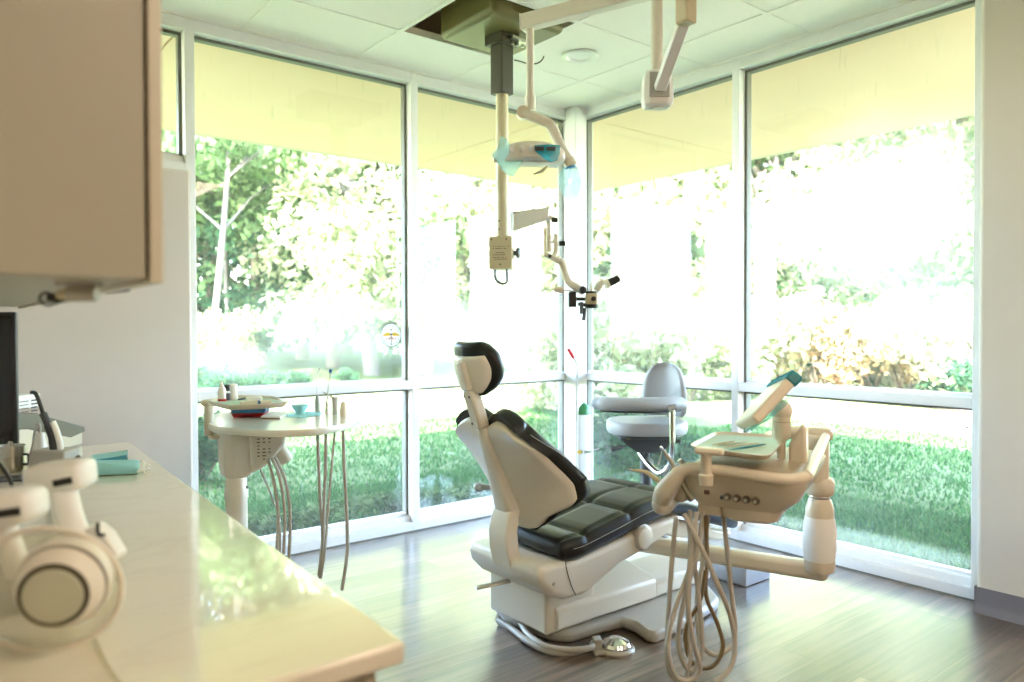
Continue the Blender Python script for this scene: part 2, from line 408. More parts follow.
# ceiling: lay-in tiles on a tee grid, one tile left out
GX = [3.10-.61*k for k in range(-1, 9)]; GY = [3.22-.61*k for k in range(-1, 10)]
x0c, x1c, y0c, y1c = -1.5, XW, YB, YW
xs = sorted([x for x in GX if x0c+.05 < x < x1c-.02]+[x0c, x1c]); ys = sorted([y for y in GY if y0c+.05 < y < y1c-.02]+[y0c, y1c])
FILL_CELLS = [(1, 2), (4, 2)]
b = MB(); opening = None
for i in range(len(xs)-1):
    for j in range(len(ys)-1):
        cx, cy = (xs[i]+xs[i+1])/2, (ys[j]+ys[j+1])/2
        if abs(cx-2.185) < .1 and abs(cy-2.915) < .1: continue
        b.span((xs[i]+.009, ys[j]+.009, HT+.004), (xs[i+1]-.009, ys[j+1]-.009, HT+.02))
b.cur = 1
for x in xs: b.span((x-.012, y0c, HT), (x+.012, y1c, HT+.004)); b.span((x-.002, y0c, HT+.004), (x+.002, y1c, HT+.04))
for y in ys: b.span((x0c, y-.012, HT+.0005), (x1c, y+.012, HT+.0045)); b.span((x0c, y-.002, HT+.0045), (x1c, y+.002, HT+.04))
struct(b.build('ceiling', [M['ceil'], M['grid']], smooth=False))
OX0, OX1, OY0, OY1 = 1.88+.012, 2.49-.012, 2.61+.012, 3.22-.012

# soffit panels with open joints, fascia and roof
b = MB()
sx = [-6.4, -3.84, -1.40, 1.03, 3.50]; g = .006
for a, c in zip(sx, sx[1:]): b.span((a+g, YW+.115, 2.60), (c-g, 5.80, 2.66))
b.span((3.50+g, 3.76+g, 2.60), (5.62, 5.80, 2.66))
sy = [-6.0, -3.5, -1.12, 1.32, 3.76]
for a, c in zip(sy, sy[1:]): b.span((XW+.115, a+g, 2.60), (5.62, c-g, 2.66))
struct(b.build('soffit', M['soffit'], smooth=False))
b = MB(); b.span((-6.6, -6.2, 3.02), (5.70, 5.88, 3.14)); b.span((-6.6, 5.80, 2.602), (5.70, 5.88, 3.02)); b.span((5.62, -6.2, 2.602), (5.70, 5.80, 3.02)); b.span((-6.6,-6.2,2.66),(-6.5,5.8,3.02)); b.span((-6.5,-6.2,2.66),(5.62,-6.1,3.02))
b.span((-6.4, YW+.115, 2.67), (5.6, 5.79, 2.69)); b.span((XW+.115, -6, 2.67), (5.6, 5.79, 2.69))
struct(b.build('roof', M['roof'], smooth=False))

# windows: storefront framing, one object per bay
FD = .115      # frame depth
MW = .0445
def bay(name, axis, a, b_, z0, rails, patches, mull0=True, mull1=True, zt=HT):
    """axis 'x': bay runs along X at Y=YW; axis 'y': along Y at X=XW. a<b_ mullion centre lines; rails = z of rail centre lines"""
    def sp(mb, lo, hi, d0, d1, za, zb):
        if axis == 'x': mb.span((lo, YW+d0, za), (hi, YW+d1, zb))
        else: mb.span((XW+d0, lo, za), (XW+d1, hi, zb))
    f = MB()
    h = MW/2
    A, B = a+h, b_-h
    if mull0: sp(f, a-h, a+h, 0, FD, z0, zt)
    if mull1: sp(f, b_-h, b_+h, 0, FD, z0, zt)
    sp(f, A, B, 0, FD, z0, z0+.052); sp(f, A, B, 0, FD, zt-.055, zt)
    sp(f, A, B, .03, FD, z0+.052, z0+.085)
    for z in rails: sp(f, A, B, 0, FD, z-.0225, z+.0225)
    o = struct(f.build(name, M['frame'], bevel=.0025, bseg=1, smooth=False))
    zz = [z0+.085]+[z for z in rails]+[zt-.055]
    gm = glass_mat('glass_'+name, patches)
    for i in range(len(zz)-1):
        lo = zz[i]+(.0225 if i > 0 else 0); hi = zz[i+1]-(.0225 if i < len(zz)-2 else 0)
        s = MB(); t = .014
        sp(s, A, A+t, .055, FD-.02, lo, hi); sp(s, B-t, B, .055, FD-.02, lo, hi)
        sp(s, A+t, B-t, .055, FD-.02, hi-t, hi); 
        s.build('glazing_gasket', M['stop'], o, smooth=False)
        if i == 0 or True:
            s = MB(); sp(s, A+t, B-t, .055, FD-.02, lo, lo+t); s.build('glazing_bead', M['frame'], o, smooth=False)
        p = MB()
        if axis == 'x': p.span((A+.006, YW+.070, lo+.004), (B-.006, YW+.074, hi-.004))
        else: p.span((XW+.070, A+.006, lo+.004), (XW+.074, B-.006, hi-.004))
        # the pane keeps a single outer skin so that light crosses one glass surface
        q = MB()
        if axis == 'x': q.add([(A+.006, YW+.072, lo+.004), (B-.006, YW+.072, lo+.004), (B-.006, YW+.072, hi-.004), (A+.006, YW+.072, hi-.004)], [(0, 1, 2, 3)])
        else: q.add([(XW+.072, A+.006, lo+.004), (XW+.072, B-.006, lo+.004), (XW+.072, B-.006, hi-.004), (XW+.072, A+.006, hi-.004)], [(0, 1, 2, 3)])
        q.build('glass_pane', gm, o, smooth=False)
    return o
RAIL = .8345
bay('window_1', 'x', XL+.02, 1.03, 1.88, [], [], True, False)
bay('window_2', 'x', 1.03, 2.245, 0, [RAIL], [(1.80, 3.76, 1.14, .60, .26, .20), (1.25, 3.76, 1.0, .4, .14, .18)])
bay('window_3', 'x', 2.245, XW-.03, 0, [RAIL], [(2.7, 3.76, 1.05, .7, .35, .25)], False, False)
bay('window_4', 'y', 2.436, YW-.03, 0, [RAIL], [(3.56, 3.1, 1.5, .5, .5, .10)], True, False)
bay('window_5', 'y', 1.245, 2.436, 0, [RAIL], [(3.56, 1.68, 1.72, .62, .46, .30), (3.56, 1.5, 1.45, .34, .5, .16), (3.56, 1.7, .14, .8, .05, .12)], True, False)
# corner column with its back filler
b = MB(); b.span((3.397, 3.587, 0), (3.497, 3.687, HT)); b.span((3.46, 3.66, 0), (XW+FD, YW+FD, HT))
b.span((XW-.055, YW+.002, 0), (XW, YW+FD, HT)); b.span((XW+.002, YW-.055, 0), (XW+FD, YW, HT))
struct(b.build('trim_1', M['frame'], bevel=.003, bseg=1, smooth=False))
# floor joint under the sills, its gap shadow put in as a dark strip
b = MB(); b.span((1.02, YW-.006, .0), (XW, YW+.02, .006)); b.span((XW-.006, 1.2, 0), (XW+.02, YW, .006)); struct(b.build('trim_shadow', M['stop'], smooth=False))

# round emblem decal on the window, built flat on the glass
def decal():
    c = ony(391, 335, YW+.069); R = .068
    root = thing('window_decal', 'small round emblem decal with yellow wings stuck on the window left of the chair', 'decal', c)
    def ring(mb, r0, r1, y, n=48):
        vs = []; 
        for j in range(n):
            a = 2*PI*j/n
            vs += [Vector((c.x+r0*math.cos(a), y, c.z+1.0*r0*math.sin(a))), Vector((c.x+r1*math.cos(a), y, c.z+1.0*r1*math.sin(a)))]
        mb.add(vs, [(2*j, 2*j+1, (2*j+3) % (2*n), (2*j+2) % (2*n)) for j in range(n)])
    def fillp(mb, pts, y): mb.add([Vector((c.x+x*R, y, c.z+z*R)) for x, z in pts], [tuple(range(len(pts)))])
    y = c.y
    w = MB(); w.rings([[Vector((c.x+R*math.cos(2*PI*j/48), yy, c.z+1.0*R*math.sin(2*PI*j/48))) for j in range(48)] for yy in (y, y-.001)])
    w.build('disc', leaf_mat('translucent_print', [(.80, .80, .80), (.84, .84, .84)], .45), root, smooth=False)
    k = MB(); ring(k, R*.94, R, y-.0014); k.build('rim', M['slate'], root, smooth=False)
                      # lettering around the upper and lower edge, as unreadable short strokes
    for n_, (a0, a1, num) in enumerate([(155, 25, 10), (205, 335, 12)]):
        l = MB()
        for i in range(num):
            a = math.radians(a0+(a1-a0)*i/(num-1)); r = .78
            for dx, hh in ((-.028, .11), (.028, .07)):
                ca, sa = math.cos(a), math.sin(a); tx, tz = -sa, ca
                p = [(r*ca+tx*(dx-.012)-ca*hh/2, r*sa+tz*(dx-.012)-sa*hh/2), (r*ca+tx*(dx+.012)-ca*hh/2, r*sa+tz*(dx+.012)-sa*hh/2),
                     (r*ca+tx*(dx+.012)+ca*hh/2, r*sa+tz*(dx+.012)+sa*hh/2), (r*ca+tx*(dx-.012)+ca*hh/2, r*sa+tz*(dx-.012)+sa*hh/2)]
                fillp(l, p, y-.0014)
        l.build('lettering', M['slate'], root, smooth=False)
    wg = MB()
    for s in (-1, 1): fillp(wg, [(s*.06, .02), (s*.2, .22), (s*.45, .2), (s*.8, -.02), (s*.78, -.1), (s*.45, -.08), (s*.2, -.1)], y-.0014)
    wg.build('wings', plain('yellow_print', (.75, .48, .04), .6), root, smooth=False)
    st = MB(); fillp(st, [(-.035, -.85), (.035, -.85), (.035, .1), (-.035, .1)], y-.0016)
    fillp(st, [(-.12, .0), (.12, .0), (.14, .12), (-.14, .12)], y-.0016); fillp(st, [(-.1, .5), (.1, .5), (.02, .35), (-.02, .35)], y-.0016)
    st.build('staff', M['brown'], root, smooth=False)
    sn = MB()
    for s in (-1, 1): fillp(sn, [(s*.05, -.1), (s*.28, -.3), (s*.2, -.45), (s*.05, -.3)], y-.0015); fillp(sn, [(s*.4, -.2), (s*.5, -.3), (s*.4, -.4), (s*.33, -.3)], y-.0015)
    sn.build('serpents', plain('rust_print', (.55, .25, .2), .6), root, smooth=False)
    gs = MB(); vs = []
    for j in range(13):
        a = math.radians(60+j*9)
        for r in (1.0, 1.17+.05*math.sin(j*2.1)): vs.append(Vector((c.x-.004+r*R*math.cos(a), y-.0006, c.z+1.0*r*R*math.sin(a))))
    gs.add(vs, [(2*j, 2*j+1, 2*j+3, 2*j+2) for j in range(12)]); gs.build('torn_edge', plain('faded_green_print', (.3, .36, .26), .7), root, smooth=False)
decal()

# ---------------------------------------------------------------- dental chair (long axis along X, head at low X)
YC = 2.20
def make_chair():
    root = thing('dental_chair', 'cream and black patient chair with raised back and headrest in the middle of the room', 'dental chair', (2.15, YC, 0))
    # floor plate with a lobe towards the viewer
    px = [(574, 635), (594, 629), (622, 622), (634, 626), (645, 635), (656, 637), (669, 631), (694, 617), (717, 605), (719, 600)]
    near = [onz(u, v, .03)+Vector((0, .03, 0)) for u, v in px]
    poly = [Vector((1.80, 2.34, 0)), Vector((1.82, 2.10, 0)), Vector((1.86, 2.045, 0))]+[Vector((p.x, p.y, 0)) for p in near]+[Vector((2.70, 2.05, 0)), Vector((2.72, 2.40, 0)), Vector((2.5, 2.52, 0)), Vector((1.95, 2.50, 0)), Vector((1.84, 2.45, 0))]
    MB().prism(poly, (0, 0, .045)).build('floor_plate', M['base_grey'], root, bevel=.016, bseg=3)
    # rear lift block
    b = MB(); b.span((1.775, 2.06, .045), (2.02, 2.40, .205)); b.build('lift_block', M['cream'], root, bevel=.012, bseg=3)
    # lift arm cover: long low hood
    def hood(x0, x1, z0, z1, rise, yn, yf):
        rows = []
        for x in (x0, x1):
            rows.append([Vector((x, yn, z0)), Vector((x, yn, z1-.012)), Vector((x, yn+.012, z1)), Vector((x, yn+.16, z1+rise)), Vector((x, yf-.16, z1+rise)), Vector((x, yf-.012, z1)), Vector((x, yf, z1-.012)), Vector((x, yf, z0))])
        return MB().rings(rows)
    hood(1.815, 2.36, .058, .140, .035, 2.045, 2.42).build('lift_arm_cover', M['cream'], root, bevel=.008, bseg=3)
    hood(2.368, 2.74, .05, .125, .03, 2.06, 2.40).build('front_cover', M['cream'], root, bevel=.012, bseg=3)
    MB().span((1.9, 2.10, .045), (2.6, 2.36, .07)).build('lift_frame', M['black'], root)
    # upper chassis pan, profile in XZ
    pan = [(1.690, .325), (1.680, .30), (1.690, .262), (1.735, .216), (1.80, .190), (1.89, .188), (1.98, .215), (2.09, .262), (2.25, .31), (2.44, .365), (2.44, .395), (2.30, .385), (1.85, .322), (1.74, .332)]
    b = MB(); rr = []
    for y, ins in ((1.985, .012), (2.0, 0), (2.4, 0), (2.415, .012)):
        cx = sum(p[0] for p in pan)/len(pan); cz = sum(p[1] for p in pan)/len(pan)
        rr.append([Vector((x+(ins if x < cx else -ins), y, z+(ins if z < cz else -ins))) for x, z in pan])
    b.rings(rr); b.build('chassis_pan', M['cream'], root, bevel=.008, bseg=3)
    # panel joint and small screw on the pan's near side
    b = MB(); b.tube(smooth_path([(1.80, 1.9845, .362), (1.803, 1.9845, .31), (1.83, 1.9845, .235), (1.85, 1.9845, .20)], 4), .0016, 6); b.build('panel_joint', M['black'], root)
    b = MB(); b.lathe([(.0, 0), (.007, 0), (.006, .003), (0, .003)], (1.745, 1.985, .262), (0, -1, 0), 12); b.build('screw_cap', M['steel'], root)
    # release lever at the back
    b = MB(); a = Vector((1.72, 2.20, .222)); e = atd(476, 588, a.x*CF.x+a.y*CF.y-.04)+Vector((0, .03, 0)); b.bar(a, e, .026, .009); b.build('release_lever', M['steel'], root, bevel=.003)
    # seat cushion: quilted loft
    tabz = [(1.785, .395), (1.90, .412), (2.05, .440), (2.25, .480), (2.40, .485), (2.6, .43), (2.80, .355), (2.95, .30)]
    tabb = [(1.785, .325), (1.83, .322), (1.98, .345), (2.2, .385), (2.36, .405), (2.6, .345), (2.80, .275), (2.95, .235)]
    tabw = [(1.785, .205), (1.82, .222), (1.88, .232), (2.3, .232), (2.55, .215), (2.80, .19), (2.90, .165), (2.95, .10)]
    gx = [1.90, 2.13, 2.38, 2.66]
    P, Q = [], []
    nx, ny = 120, 40
    for i in range(nx+1):
        x = 1.785+(2.95-1.785)*i/nx; w = lerp_tab(tabw, x); z1 = lerp_tab(tabz, x); z0 = lerp_tab(tabb, x)
        rp, rq = [], []
        for j in range(ny+1):
            s = -1+2*j/ny; y = YC+w*s
            e = min(1, (x-1.785)/.06, (2.95-x)/.06); ed = (1-max(0, 1-(1-abs(s))/.16)**2)**.5 if abs(s) > .84 else 1
            ed2 = (1-max(0, 1-e)**2)**.5
            puff = .0
            dx = min(abs(x-q) for q in gx); puff += .009*math.exp(-(dx/.010)**2)
            puff += .009*math.exp(-(abs(y-YC)/.010)**2)*(1 if x > 1.93 else 0)
            puff += .008*math.exp(-((abs(s)-.86)*w/.008)**2)
            bulge = 0
            mid = (z1+z0)/2
            top = mid+(z1-mid)*min(ed, ed2)**.6 - puff*min(ed, ed2) + .006*min(1, dx/.05)
            rp.append(Vector((x, y, top))); rq.append(Vector((x, y, mid-(mid-z0)*max(.35, min(ed, ed2)))))
        P.append(rp); Q.append(rq)
    b = MB(); b.solid(P, Q); b.build('seat_cushion', M['leather'], root, ang=80)
    st = MB()
    st.tube([Vector((1.83+.55*k/20, YC-lerp_tab(tabw, 1.83+.55*k/20)-.0006, (lerp_tab(tabz, 1.83+.55*k/20)*.62+lerp_tab(tabb, 1.83+.55*k/20)*.38))) for k in range(21)], .0011, 5)
    st.build('seat_stitching', M['seam'], root)
    # leg rest underside
    b = MB(); lr = [(2.36, .385), (2.6, .325), (2.86, .235), (2.90, .235), (2.90, .215), (2.84, .200), (2.5, .275), (2.36, .33)]
    b.prism([(x, YC-.13, z) for x, z in lr], (0, .26, 0)); b.build('leg_rest_shell', M['cream'], root, bevel=.012, bseg=3)
    # back: spine bracket, spine, shell and cushion
    Lb = .455; C0 = Vector((1.590, YC, .835)); D = Vector((.39, 0, -.921)).normalized(); NF = Vector((.921, 0, .39)).normalized()
    tabwb = [(0, .165), (.04, .20), (.10, .222), (.18, .236), (.27, .243), (.350, .240), (.375, .222), (.393, .170), (.408, .138), (.43, .115), (.447, .09), (.455, .05)]
    def backp(s, t, grow, off):
        w = lerp_tab(tabwb, min(max(t, 0), Lb))+grow
        y = s*w
        notch = .040*math.exp(-(y/.055)**2)*max(0, 1-t/.14)
        wrap = (-.022+.125*min(1, max(0, t/.30)))*min(1.2, abs(y)/.24)**2
        shoulder = .05*max(0, 1-t/.16)*(abs(s))**3
        return C0+D*(t+notch+shoulder)+NF*(wrap+off)+Vector((0, y, 0))
    def backgrid(t0, t1, grow, off, nr=46, nc=28, puff=0):
        G = []
        for i in range(nr+1):
            t = t0+(t1-t0)*i/nr; r = []
            for j in range(nc+1):
                s = -1+2*j/nc
                e = min(1, (1-abs(s))/.25, (t-t0)/.05, (t1-t)/.05)
                r.append(backp(s, t, grow, off+puff*math.sqrt(max(0, 1-(1-e)**2))))
            G.append(r)
        return G
    b = MB(); b.solid(backgrid(.0, Lb, 0, .0, puff=-.012), backgrid(.0, Lb, 0, .02)); b.build('back_shell', M['cream'], root, ang=70)
    b = MB(); b.solid(backgrid(-.030, Lb+.014, .016, .014), backgrid(-.032, Lb+.014, .018, .050, puff=.03)); b.build('back_cushion', M['leather'], root, ang=80)
    pipe = []
    for t in [.02+.27*k/16 for k in range(17)]: pipe.append(backp(-1, t, .0185, .048))
    MB().tube(pipe, .0014, 6).build('back_stitching', M['seam'], root)
    # raised spine running down the middle of the shell
    rr = []
    for t, hw, th in ((.03, .026, .028), (.10, .031, .032), (.22, .039, .040), (.34, .048, .052), (.39, .050, .056)):
        c = C0+D*t
        rr.append([c+Vector((0, -hw, 0))+NF*.01, c+Vector((0, -hw, 0))-NF*(th-.01), c+Vector((0, -hw+.014, 0))-NF*th, c+Vector((0, hw-.014, 0))-NF*th, c+Vector((0, hw, 0))-NF*(th-.01), c+Vector((0, hw, 0))+NF*.01])
    MB().rings(rr).build('back_spine', M['cream'], root, bevel=.006, bseg=3)
    rr = []
    for x, z, hw, th in ((1.682, .492, .051, .050), (1.670, .46, .053, .055), (1.660, .41, .055, .055), (1.664, .35, .056, .055), (1.684, .275, .058, .055)):
        rr.append([Vector((x, YC-hw, z)), Vector((x, YC-hw+.012, z+.002)), Vector((x, YC+hw-.012, z+.002)), Vector((x, YC+hw, z)), Vector((x+th, YC+hw, z+.008)), Vector((x+th, YC-hw, z+.008))])
    MB().rings(rr).build('spine_bracket', M['cream'], root, bevel=.008, bseg=3)
    b = MB(); p = ony(479, 487, 2.42)+Vector((0, .03, 0)); b.ball(p, (.02, .024, .02)); b.tube([p, (p.x+.04, p.y-.1, p.z+.01)], .012); b.build('armrest_knob', M['grey_pl'], root)
    # headrest
    b = MB(); b.tube([(1.600, YC, .785), (1.588, YC, .83)], .022, 4, squash=(1, .5)); b.build('headrest_slide', M['chrome'], root)
    a, e = Vector((1.592, YC, .805)), Vector((1.538, YC, .960)); up = (e-a).normalized(); nb = Vector((-up.z, 0, up.x))
    rr = [[a+up*t+Vector((0, sy*w, 0))+nb*q for sy, q in ((-1, -.018), (-1, .016), (-.7, .024), (.7, .024), (1, .016), (1, -.018))] for t, w in ((0, .025), (.02, .028), (.10, .029), (.135, .027), (.145, .020))]
    b = MB(); b.rings(rr); b.build('headrest_post', M['cream'], root, bevel=.004)
    for t, y in ((.125, -.015), (.125, .015), (.02, .015)):
        b = MB(); b.lathe([(.0, 0), (.0045, 0), (.0045, .002), (0, .002)], a+up*t+nb*.0245+Vector((0, y, 0)), nb, 8); b.build('post_screw', M['slate'], root)
    H0 = Vector((1.508, YC, 1.096)); HD = Vector((.26, 0, -.965)).normalized(); HN = Vector((.965, 0, .26)).normalized(); HL = .185
    tabh = [(0, .060), (.02, .088), (.05, .110), (.09, .118), (.12, .112), (.15, .092), (.172, .066), (.185, .04)]
    def hp(s, t, grow, off):
        w = lerp_tab(tabh, min(max(t, 0), HL))+grow; y = s*w
        return H0+HD*t+HN*(off+.04*(abs(y)/.13)**2)+Vector((0, y, 0))
    def hg(t0, t1, grow, off, puff=0, nr=24, nc=22):
        G = []
        for i in range(nr+1):
            t = t0+(t1-t0)*i/nr; r = []
            for j in range(nc+1):
                s = -1+2*j/nc; e = min(1, (1-abs(s))/.4, (t-t0)/.045, (t1-t)/.045)
                r.append(hp(s, t, grow, off+puff*math.sqrt(max(0, 1-(1-e)**2))))
            G.append(r)
        return G
    b = MB(); b.solid(hg(.040, HL-.012, -.014, -.006, -.010), hg(.040, HL-.012, -.014, .012)); b.build('headrest_shell', M['cream'], root, ang=60)
    b = MB(); b.solid(hg(0, HL, .004, .004, -.004), hg(-.006, HL+.002, .006, .022, .040)); b.build('headrest_cushion', M['leather'], root, ang=80)
    b = MB(); c = H0+HD*.10-HN*.012
    rr = [[H0+HD*t-HN*.012+Vector((0, q*w, 0))-HN*d for q, d in ((-1, 0), (-.8, .02), (.8, .02), (1, 0))] for t, w in ((.055, .018), (.09, .022), (.14, .026), (.155, .026))]
    b.rings(rr); b.build('headrest_hinge', M['cream'], root, bevel=.004)
    # pivot disc on the near side under the knee of the seat, carries the swing arm
    c = ony(643, 537.5, 1.955)+Vector((0, .03, 0))
    b = MB(); b.lathe([(.0, -.10), (.038, -.10), (.049, -.06), (.051, .0), (.045, .004)], (c.x, 1.985, c.z), (0, -1, 0)); b.build('pivot_housing', M['base_grey'], root)
    b = MB(); b.lathe([(.0, 0), (.043, 0), (.041, .010), (.034, .013), (0, .013)], (c.x, 1.981, c.z), (0, -1, 0)); b.build('pivot_cap', M['cream'], root)
    root.location.y -= .03
    return root
make_chair()

# foot control and its cable on the floor
fc = onz(616, 650, 0)
root = thing('foot_control', 'chrome domed foot pedal on the floor in front of the chair base', 'foot pedal', fc)
MB().lathe([(0, 0), (.066, 0), (.068, .008), (.062, .016), (0, .016)], fc, seg=36).build('pedal_base', M['base_grey'], root)
MB().lathe([(.053, .016), (.055, .022), (.048, .032), (.025, .044), (.0, .047)], fc, seg=24).build('pedal_dome', M['chrome'], root, ang=20)
b = MB(); d = Vector((-.6, .35, 0)).normalized(); b.bar(fc+d*.055+Vector((0, 0, .026)), fc+d*.085+Vector((0, 0, .026)), .045, .046); b.bar(fc+d*.04+Vector((0, 0, .009)), fc+d*.09+Vector((0, 0, .009)), .085, .016)
b.build('pedal_bracket', M['base_grey'], root, bevel=.004)
cb = [fc+d*.085+Vector((0, 0, .03))]+[onz(u, v, .03) for u, v in ((590, 648), (570, 650), (545, 646), (528, 634), (520, 622))]
MB().tube(smooth_path(cb), .011, 10).build('pedal_cable', M['base_grey'], root)
cb = [onz(u, v, .017) for u, v in ((498, 620), (512, 629), (530, 643), (552, 652), (575, 652), (590, 648))]
tag(MB().tube(smooth_path(cb), .0115, 10).build('floor_hose', M['base_grey']), 'thick grey hose lying along the floor at the foot of the chair lift', 'hose')
# utility box
root = thing('junction_box', 'pale grey utility box on the floor past the chair base', 'utility box', (2.98, 2.06, 0))
MB().span((2.885, 1.955, 0), (3.08, 2.17, .085)).build('box_body', M['greyvinyl'], root, bevel=.006)
MB().span((2.88, 1.95, .085), (3.085, 2.175, .098)).build('box_lid', M['greyvinyl'], root, bevel=.004)

# ---------------------------------------------------------------- delivery unit on its swing arm
def unit():
    root = thing('delivery_unit', 'beige instrument delivery unit with four small knobs swung out on an arm beside the chair', 'dental delivery unit', (2.55, 1.40, .30))
    post = Vector((2.537, 1.413, 0))
    zA = .305
    a = Vector((2.28, 2.12, zA)); 
    ad_ = (post-Vector((a.x, a.y, 0))).normalized(); MB().bar(a-Vector((0, 0, .022)), post+ad_*.03+Vector((0, 0, zA-.022)), .062, .064).build('swing_arm', M['cream'], root, bevel=.02, bseg=4)
    MB().lathe([(0, -.020), (.050, -.020), (.053, -.010), (.053, .02), (0, .02)], post+Vector((0, 0, zA))).build('arm_hub', M['unit'], root)
    MB().lathe([(0, .02), (.052, .02), (.057, .06), (.057, .13), (.050, .175), (0, .175)], post+Vector((0, 0, zA))).build('post_sleeve', M['sleeve'], root)
    MB().lathe([(0, .175), (.049, .175), (.048, .205), (.039, .235), (.036, .24), (0, .24)], post+Vector((0, 0, zA))).build('sleeve_collar', M['unit'], root)
    MB().lathe([(0, .24), (.035, .24), (.037, .246), (.035, .252), (0, .252)], post+Vector((0, 0, zA))).build('joint_ring', M['chrome'], root)
    MB().lathe([(0, .252), (.042, .252), (.049, .262), (.050, .30), (.042, .315), (0, .315)], post+Vector((0, 0, zA))).build('elbow_joint', M['unit'], root)
    top = .765
    MB().lathe([(0, 0), (.044, 0), (.046, .03), (.046, .16), (.040, .17), (0, .17)], post+Vector((-.012, .01, zA+.30))).build('upper_post', M['unit'], root)
    # head of the post with the flex arm
    e2 = Vector((.92, .39, 0)).normalized(); e1 = Vector((.39, -.92, 0)).normalized()
    O = Vector((1.73, 1.20, 0))
    def W(a_, b_, z): return O+e1*a_+e2*b_+Vector((0, 0, z))
    hub = post+Vector((0, .0, .775))
    MB().bar(hub+e1*.045+e2*.0, hub-e1*.16, .07, .046).build('post_head', M['unit'], root, bevel=.02, bseg=4)
    far = hub-e1*.15
    MB().bar(far+Vector((0, 0, -.02)), W(-.10, .40, .73), .06, .05).build('flex_arm', M['unit'], root, bevel=.015, bseg=3)
    # body: tapered hull
    def ringb(z, x0, x1, y0, y1, r, n=5):
        out = []
        for cx, cy, a0 in ((x1-r, y1-r, 0), (x0+r, y1-r, 90), (x0+r, y0+r, 180), (x1-r, y0+r, 270)):
            for k in range(n+1):
                t = math.radians(a0+90*k/n); out.append(W(cx+r*math.cos(t), cy+r*math.sin(t), z))
        return out
    b = MB(); b.rings([ringb(.660, -.10, .10, .03, .40, .03), ringb(.666, -.115, .115, .012, .42, .03), ringb(.70, -.135, .155, -.012, .44, .04), ringb(.742, -.15, .175, -.03, .46, .05), ringb(.762, -.15, .18, -.035, .47, .05)])
    b.build('unit_body', M['unit'], root, ang=30)
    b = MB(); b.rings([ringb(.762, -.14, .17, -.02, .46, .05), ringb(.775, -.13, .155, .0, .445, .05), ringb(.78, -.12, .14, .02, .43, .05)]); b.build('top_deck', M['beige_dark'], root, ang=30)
    b = MB(); b.rings([ringb(.628, -.03, .085, .03, .20, .03), ringb(.638, -.045, .10, .015, .22, .03), ringb(.665, -.05, .11, .01, .24, .03)]); b.build('lower_bulge', M['unit'], root, ang=30)
    # thick bumper rim wrapped round the front and along the right side
    rim = [W(-.205, .0, 0.672), W(-.19, -.025, 0.700), W(-.163, -.035, 0.738), W(-.135, -.04, 0.768), W(-.09, -.042, 0.778), W(.0, -.040, 0.774), W(.09, -.038, 0.767), W(.14, -.022, 0.765), W(.168, .02, 0.767), W(.172, .10, 0.770), hub+e1*.02-e2*.02+Vector((0, 0, -.005))]
    sp = smooth_path(rim, 7); n = len(sp)
    MB().tube(sp, [.029-.013*min(1, max(0, (i/n-.12)/.2)) for i in range(n)], 14).build('front_rim', M['unit'], root)
    bl = [W(-.205, .0, .655), W(-.20, .06, .668), W(-.19, .15, .68)]
    MB().tube(smooth_path(bl), .030, 14).build('holder_block', M['unit'], root)
    MB().ball(W(-.206, .0, .659), (.0295, .0295, .0295)).build('rim_end', M['unit'], root)
    MB().bar(W(-.19, .02, .69), W(-.10, .20, .71), .09, .05).build('hose_manifold', M['unit'], root, bevel=.012)
    b = MB(); b.bar(W(-.110, .03, .658), W(-.045, .03, .658), .03, .04); b.build('hose_clip', M['unit'], root, bevel=.006)
    # knobs, label and small button on the front panel
    fr = -e2
    for i, u in enumerate((727, 737.5, 746.5, 756)):
        p = W(-.021+.0245*i, -.016, .703-.0012*i)
        k = MB(); k.lathe([(0, 0), (.0105, 0), (.0105, .005), (.0078, .014), (0, .014)], p, fr, 16); ko = k.build('control_knob', M['knob'], root)
        q = MB(); q.lathe([(0, .014), (.0048, .014), (.0048, .016), (0, .016)], p, fr, 10); q.build('knob_centre', M['steel'], ko)
        q = MB(); q.bar(p+Vector((0, 0, .012))+fr*.0006, p+Vector((0, 0, .016))+fr*.0006, .003, .001, (1, 0, 0)); q.build('knob_mark', M['black'], root)
    k = MB(); p = W(-.036, -.0145, .699); k.lathe([(0, 0), (.0055, 0), (.005, .006), (0, .006)], p, fr, 12); k.build('push_button', M['black'], root)
    k = MB(); p = W(-.076, -.0175, .711); k.bar(p-e1*.0075, p+e1*.0075, .0025, .014); k.build('panel_label', M['brown'], root, smooth=False)
    # tray support post with arm
    p = W(-.066, -.066, .756)
    MB().lathe([(0, -.016), (.018, -.016), (.019, .01), (.0145, .014), (.0145, .062), (.017, .066), (0, .066)], p).build('tray_post', M['unit'], root)
    MB().bar(p+Vector((0, 0, .074))-e1*.03, p+Vector((0, 0, .072))+e1*.045+e2*.01, .04, .018).build('tray_bracket', M['unit'], root, bevel=.008, bseg=3)
    # upright fin on the right rear of the deck
    f0 = W(.13, .20, .765)
    fin = [f0+e1*x+Vector((0, 0, z)) for x, z in ((-.026, 0), (.024, 0), (.022, .105), (.012, .122), (-.024, .062))]
    MB().prism([q-e2*.02 for q in fin], e2*.045).build('deck_fin', M['unit'], root, bevel=.008, bseg=3)
    # touchpad on a ball joint with barrier film over its top
    j = W(.082, .205, .768)
    MB().lathe([(0, .066), (.018, .066), (.026, .076), (.026, .140), (0, .140)], j).build('pad_stem', M['unit'], root)
    MB().lathe([(0, .118), (.0264, .118), (.0264, .119), (0, .119)], j).build('stem_joint', M['brown'], root)
    MB().ball(j+Vector((0, 0, .150)), (.031, .031, .031)).build('pad_ball', M['unit'], root)
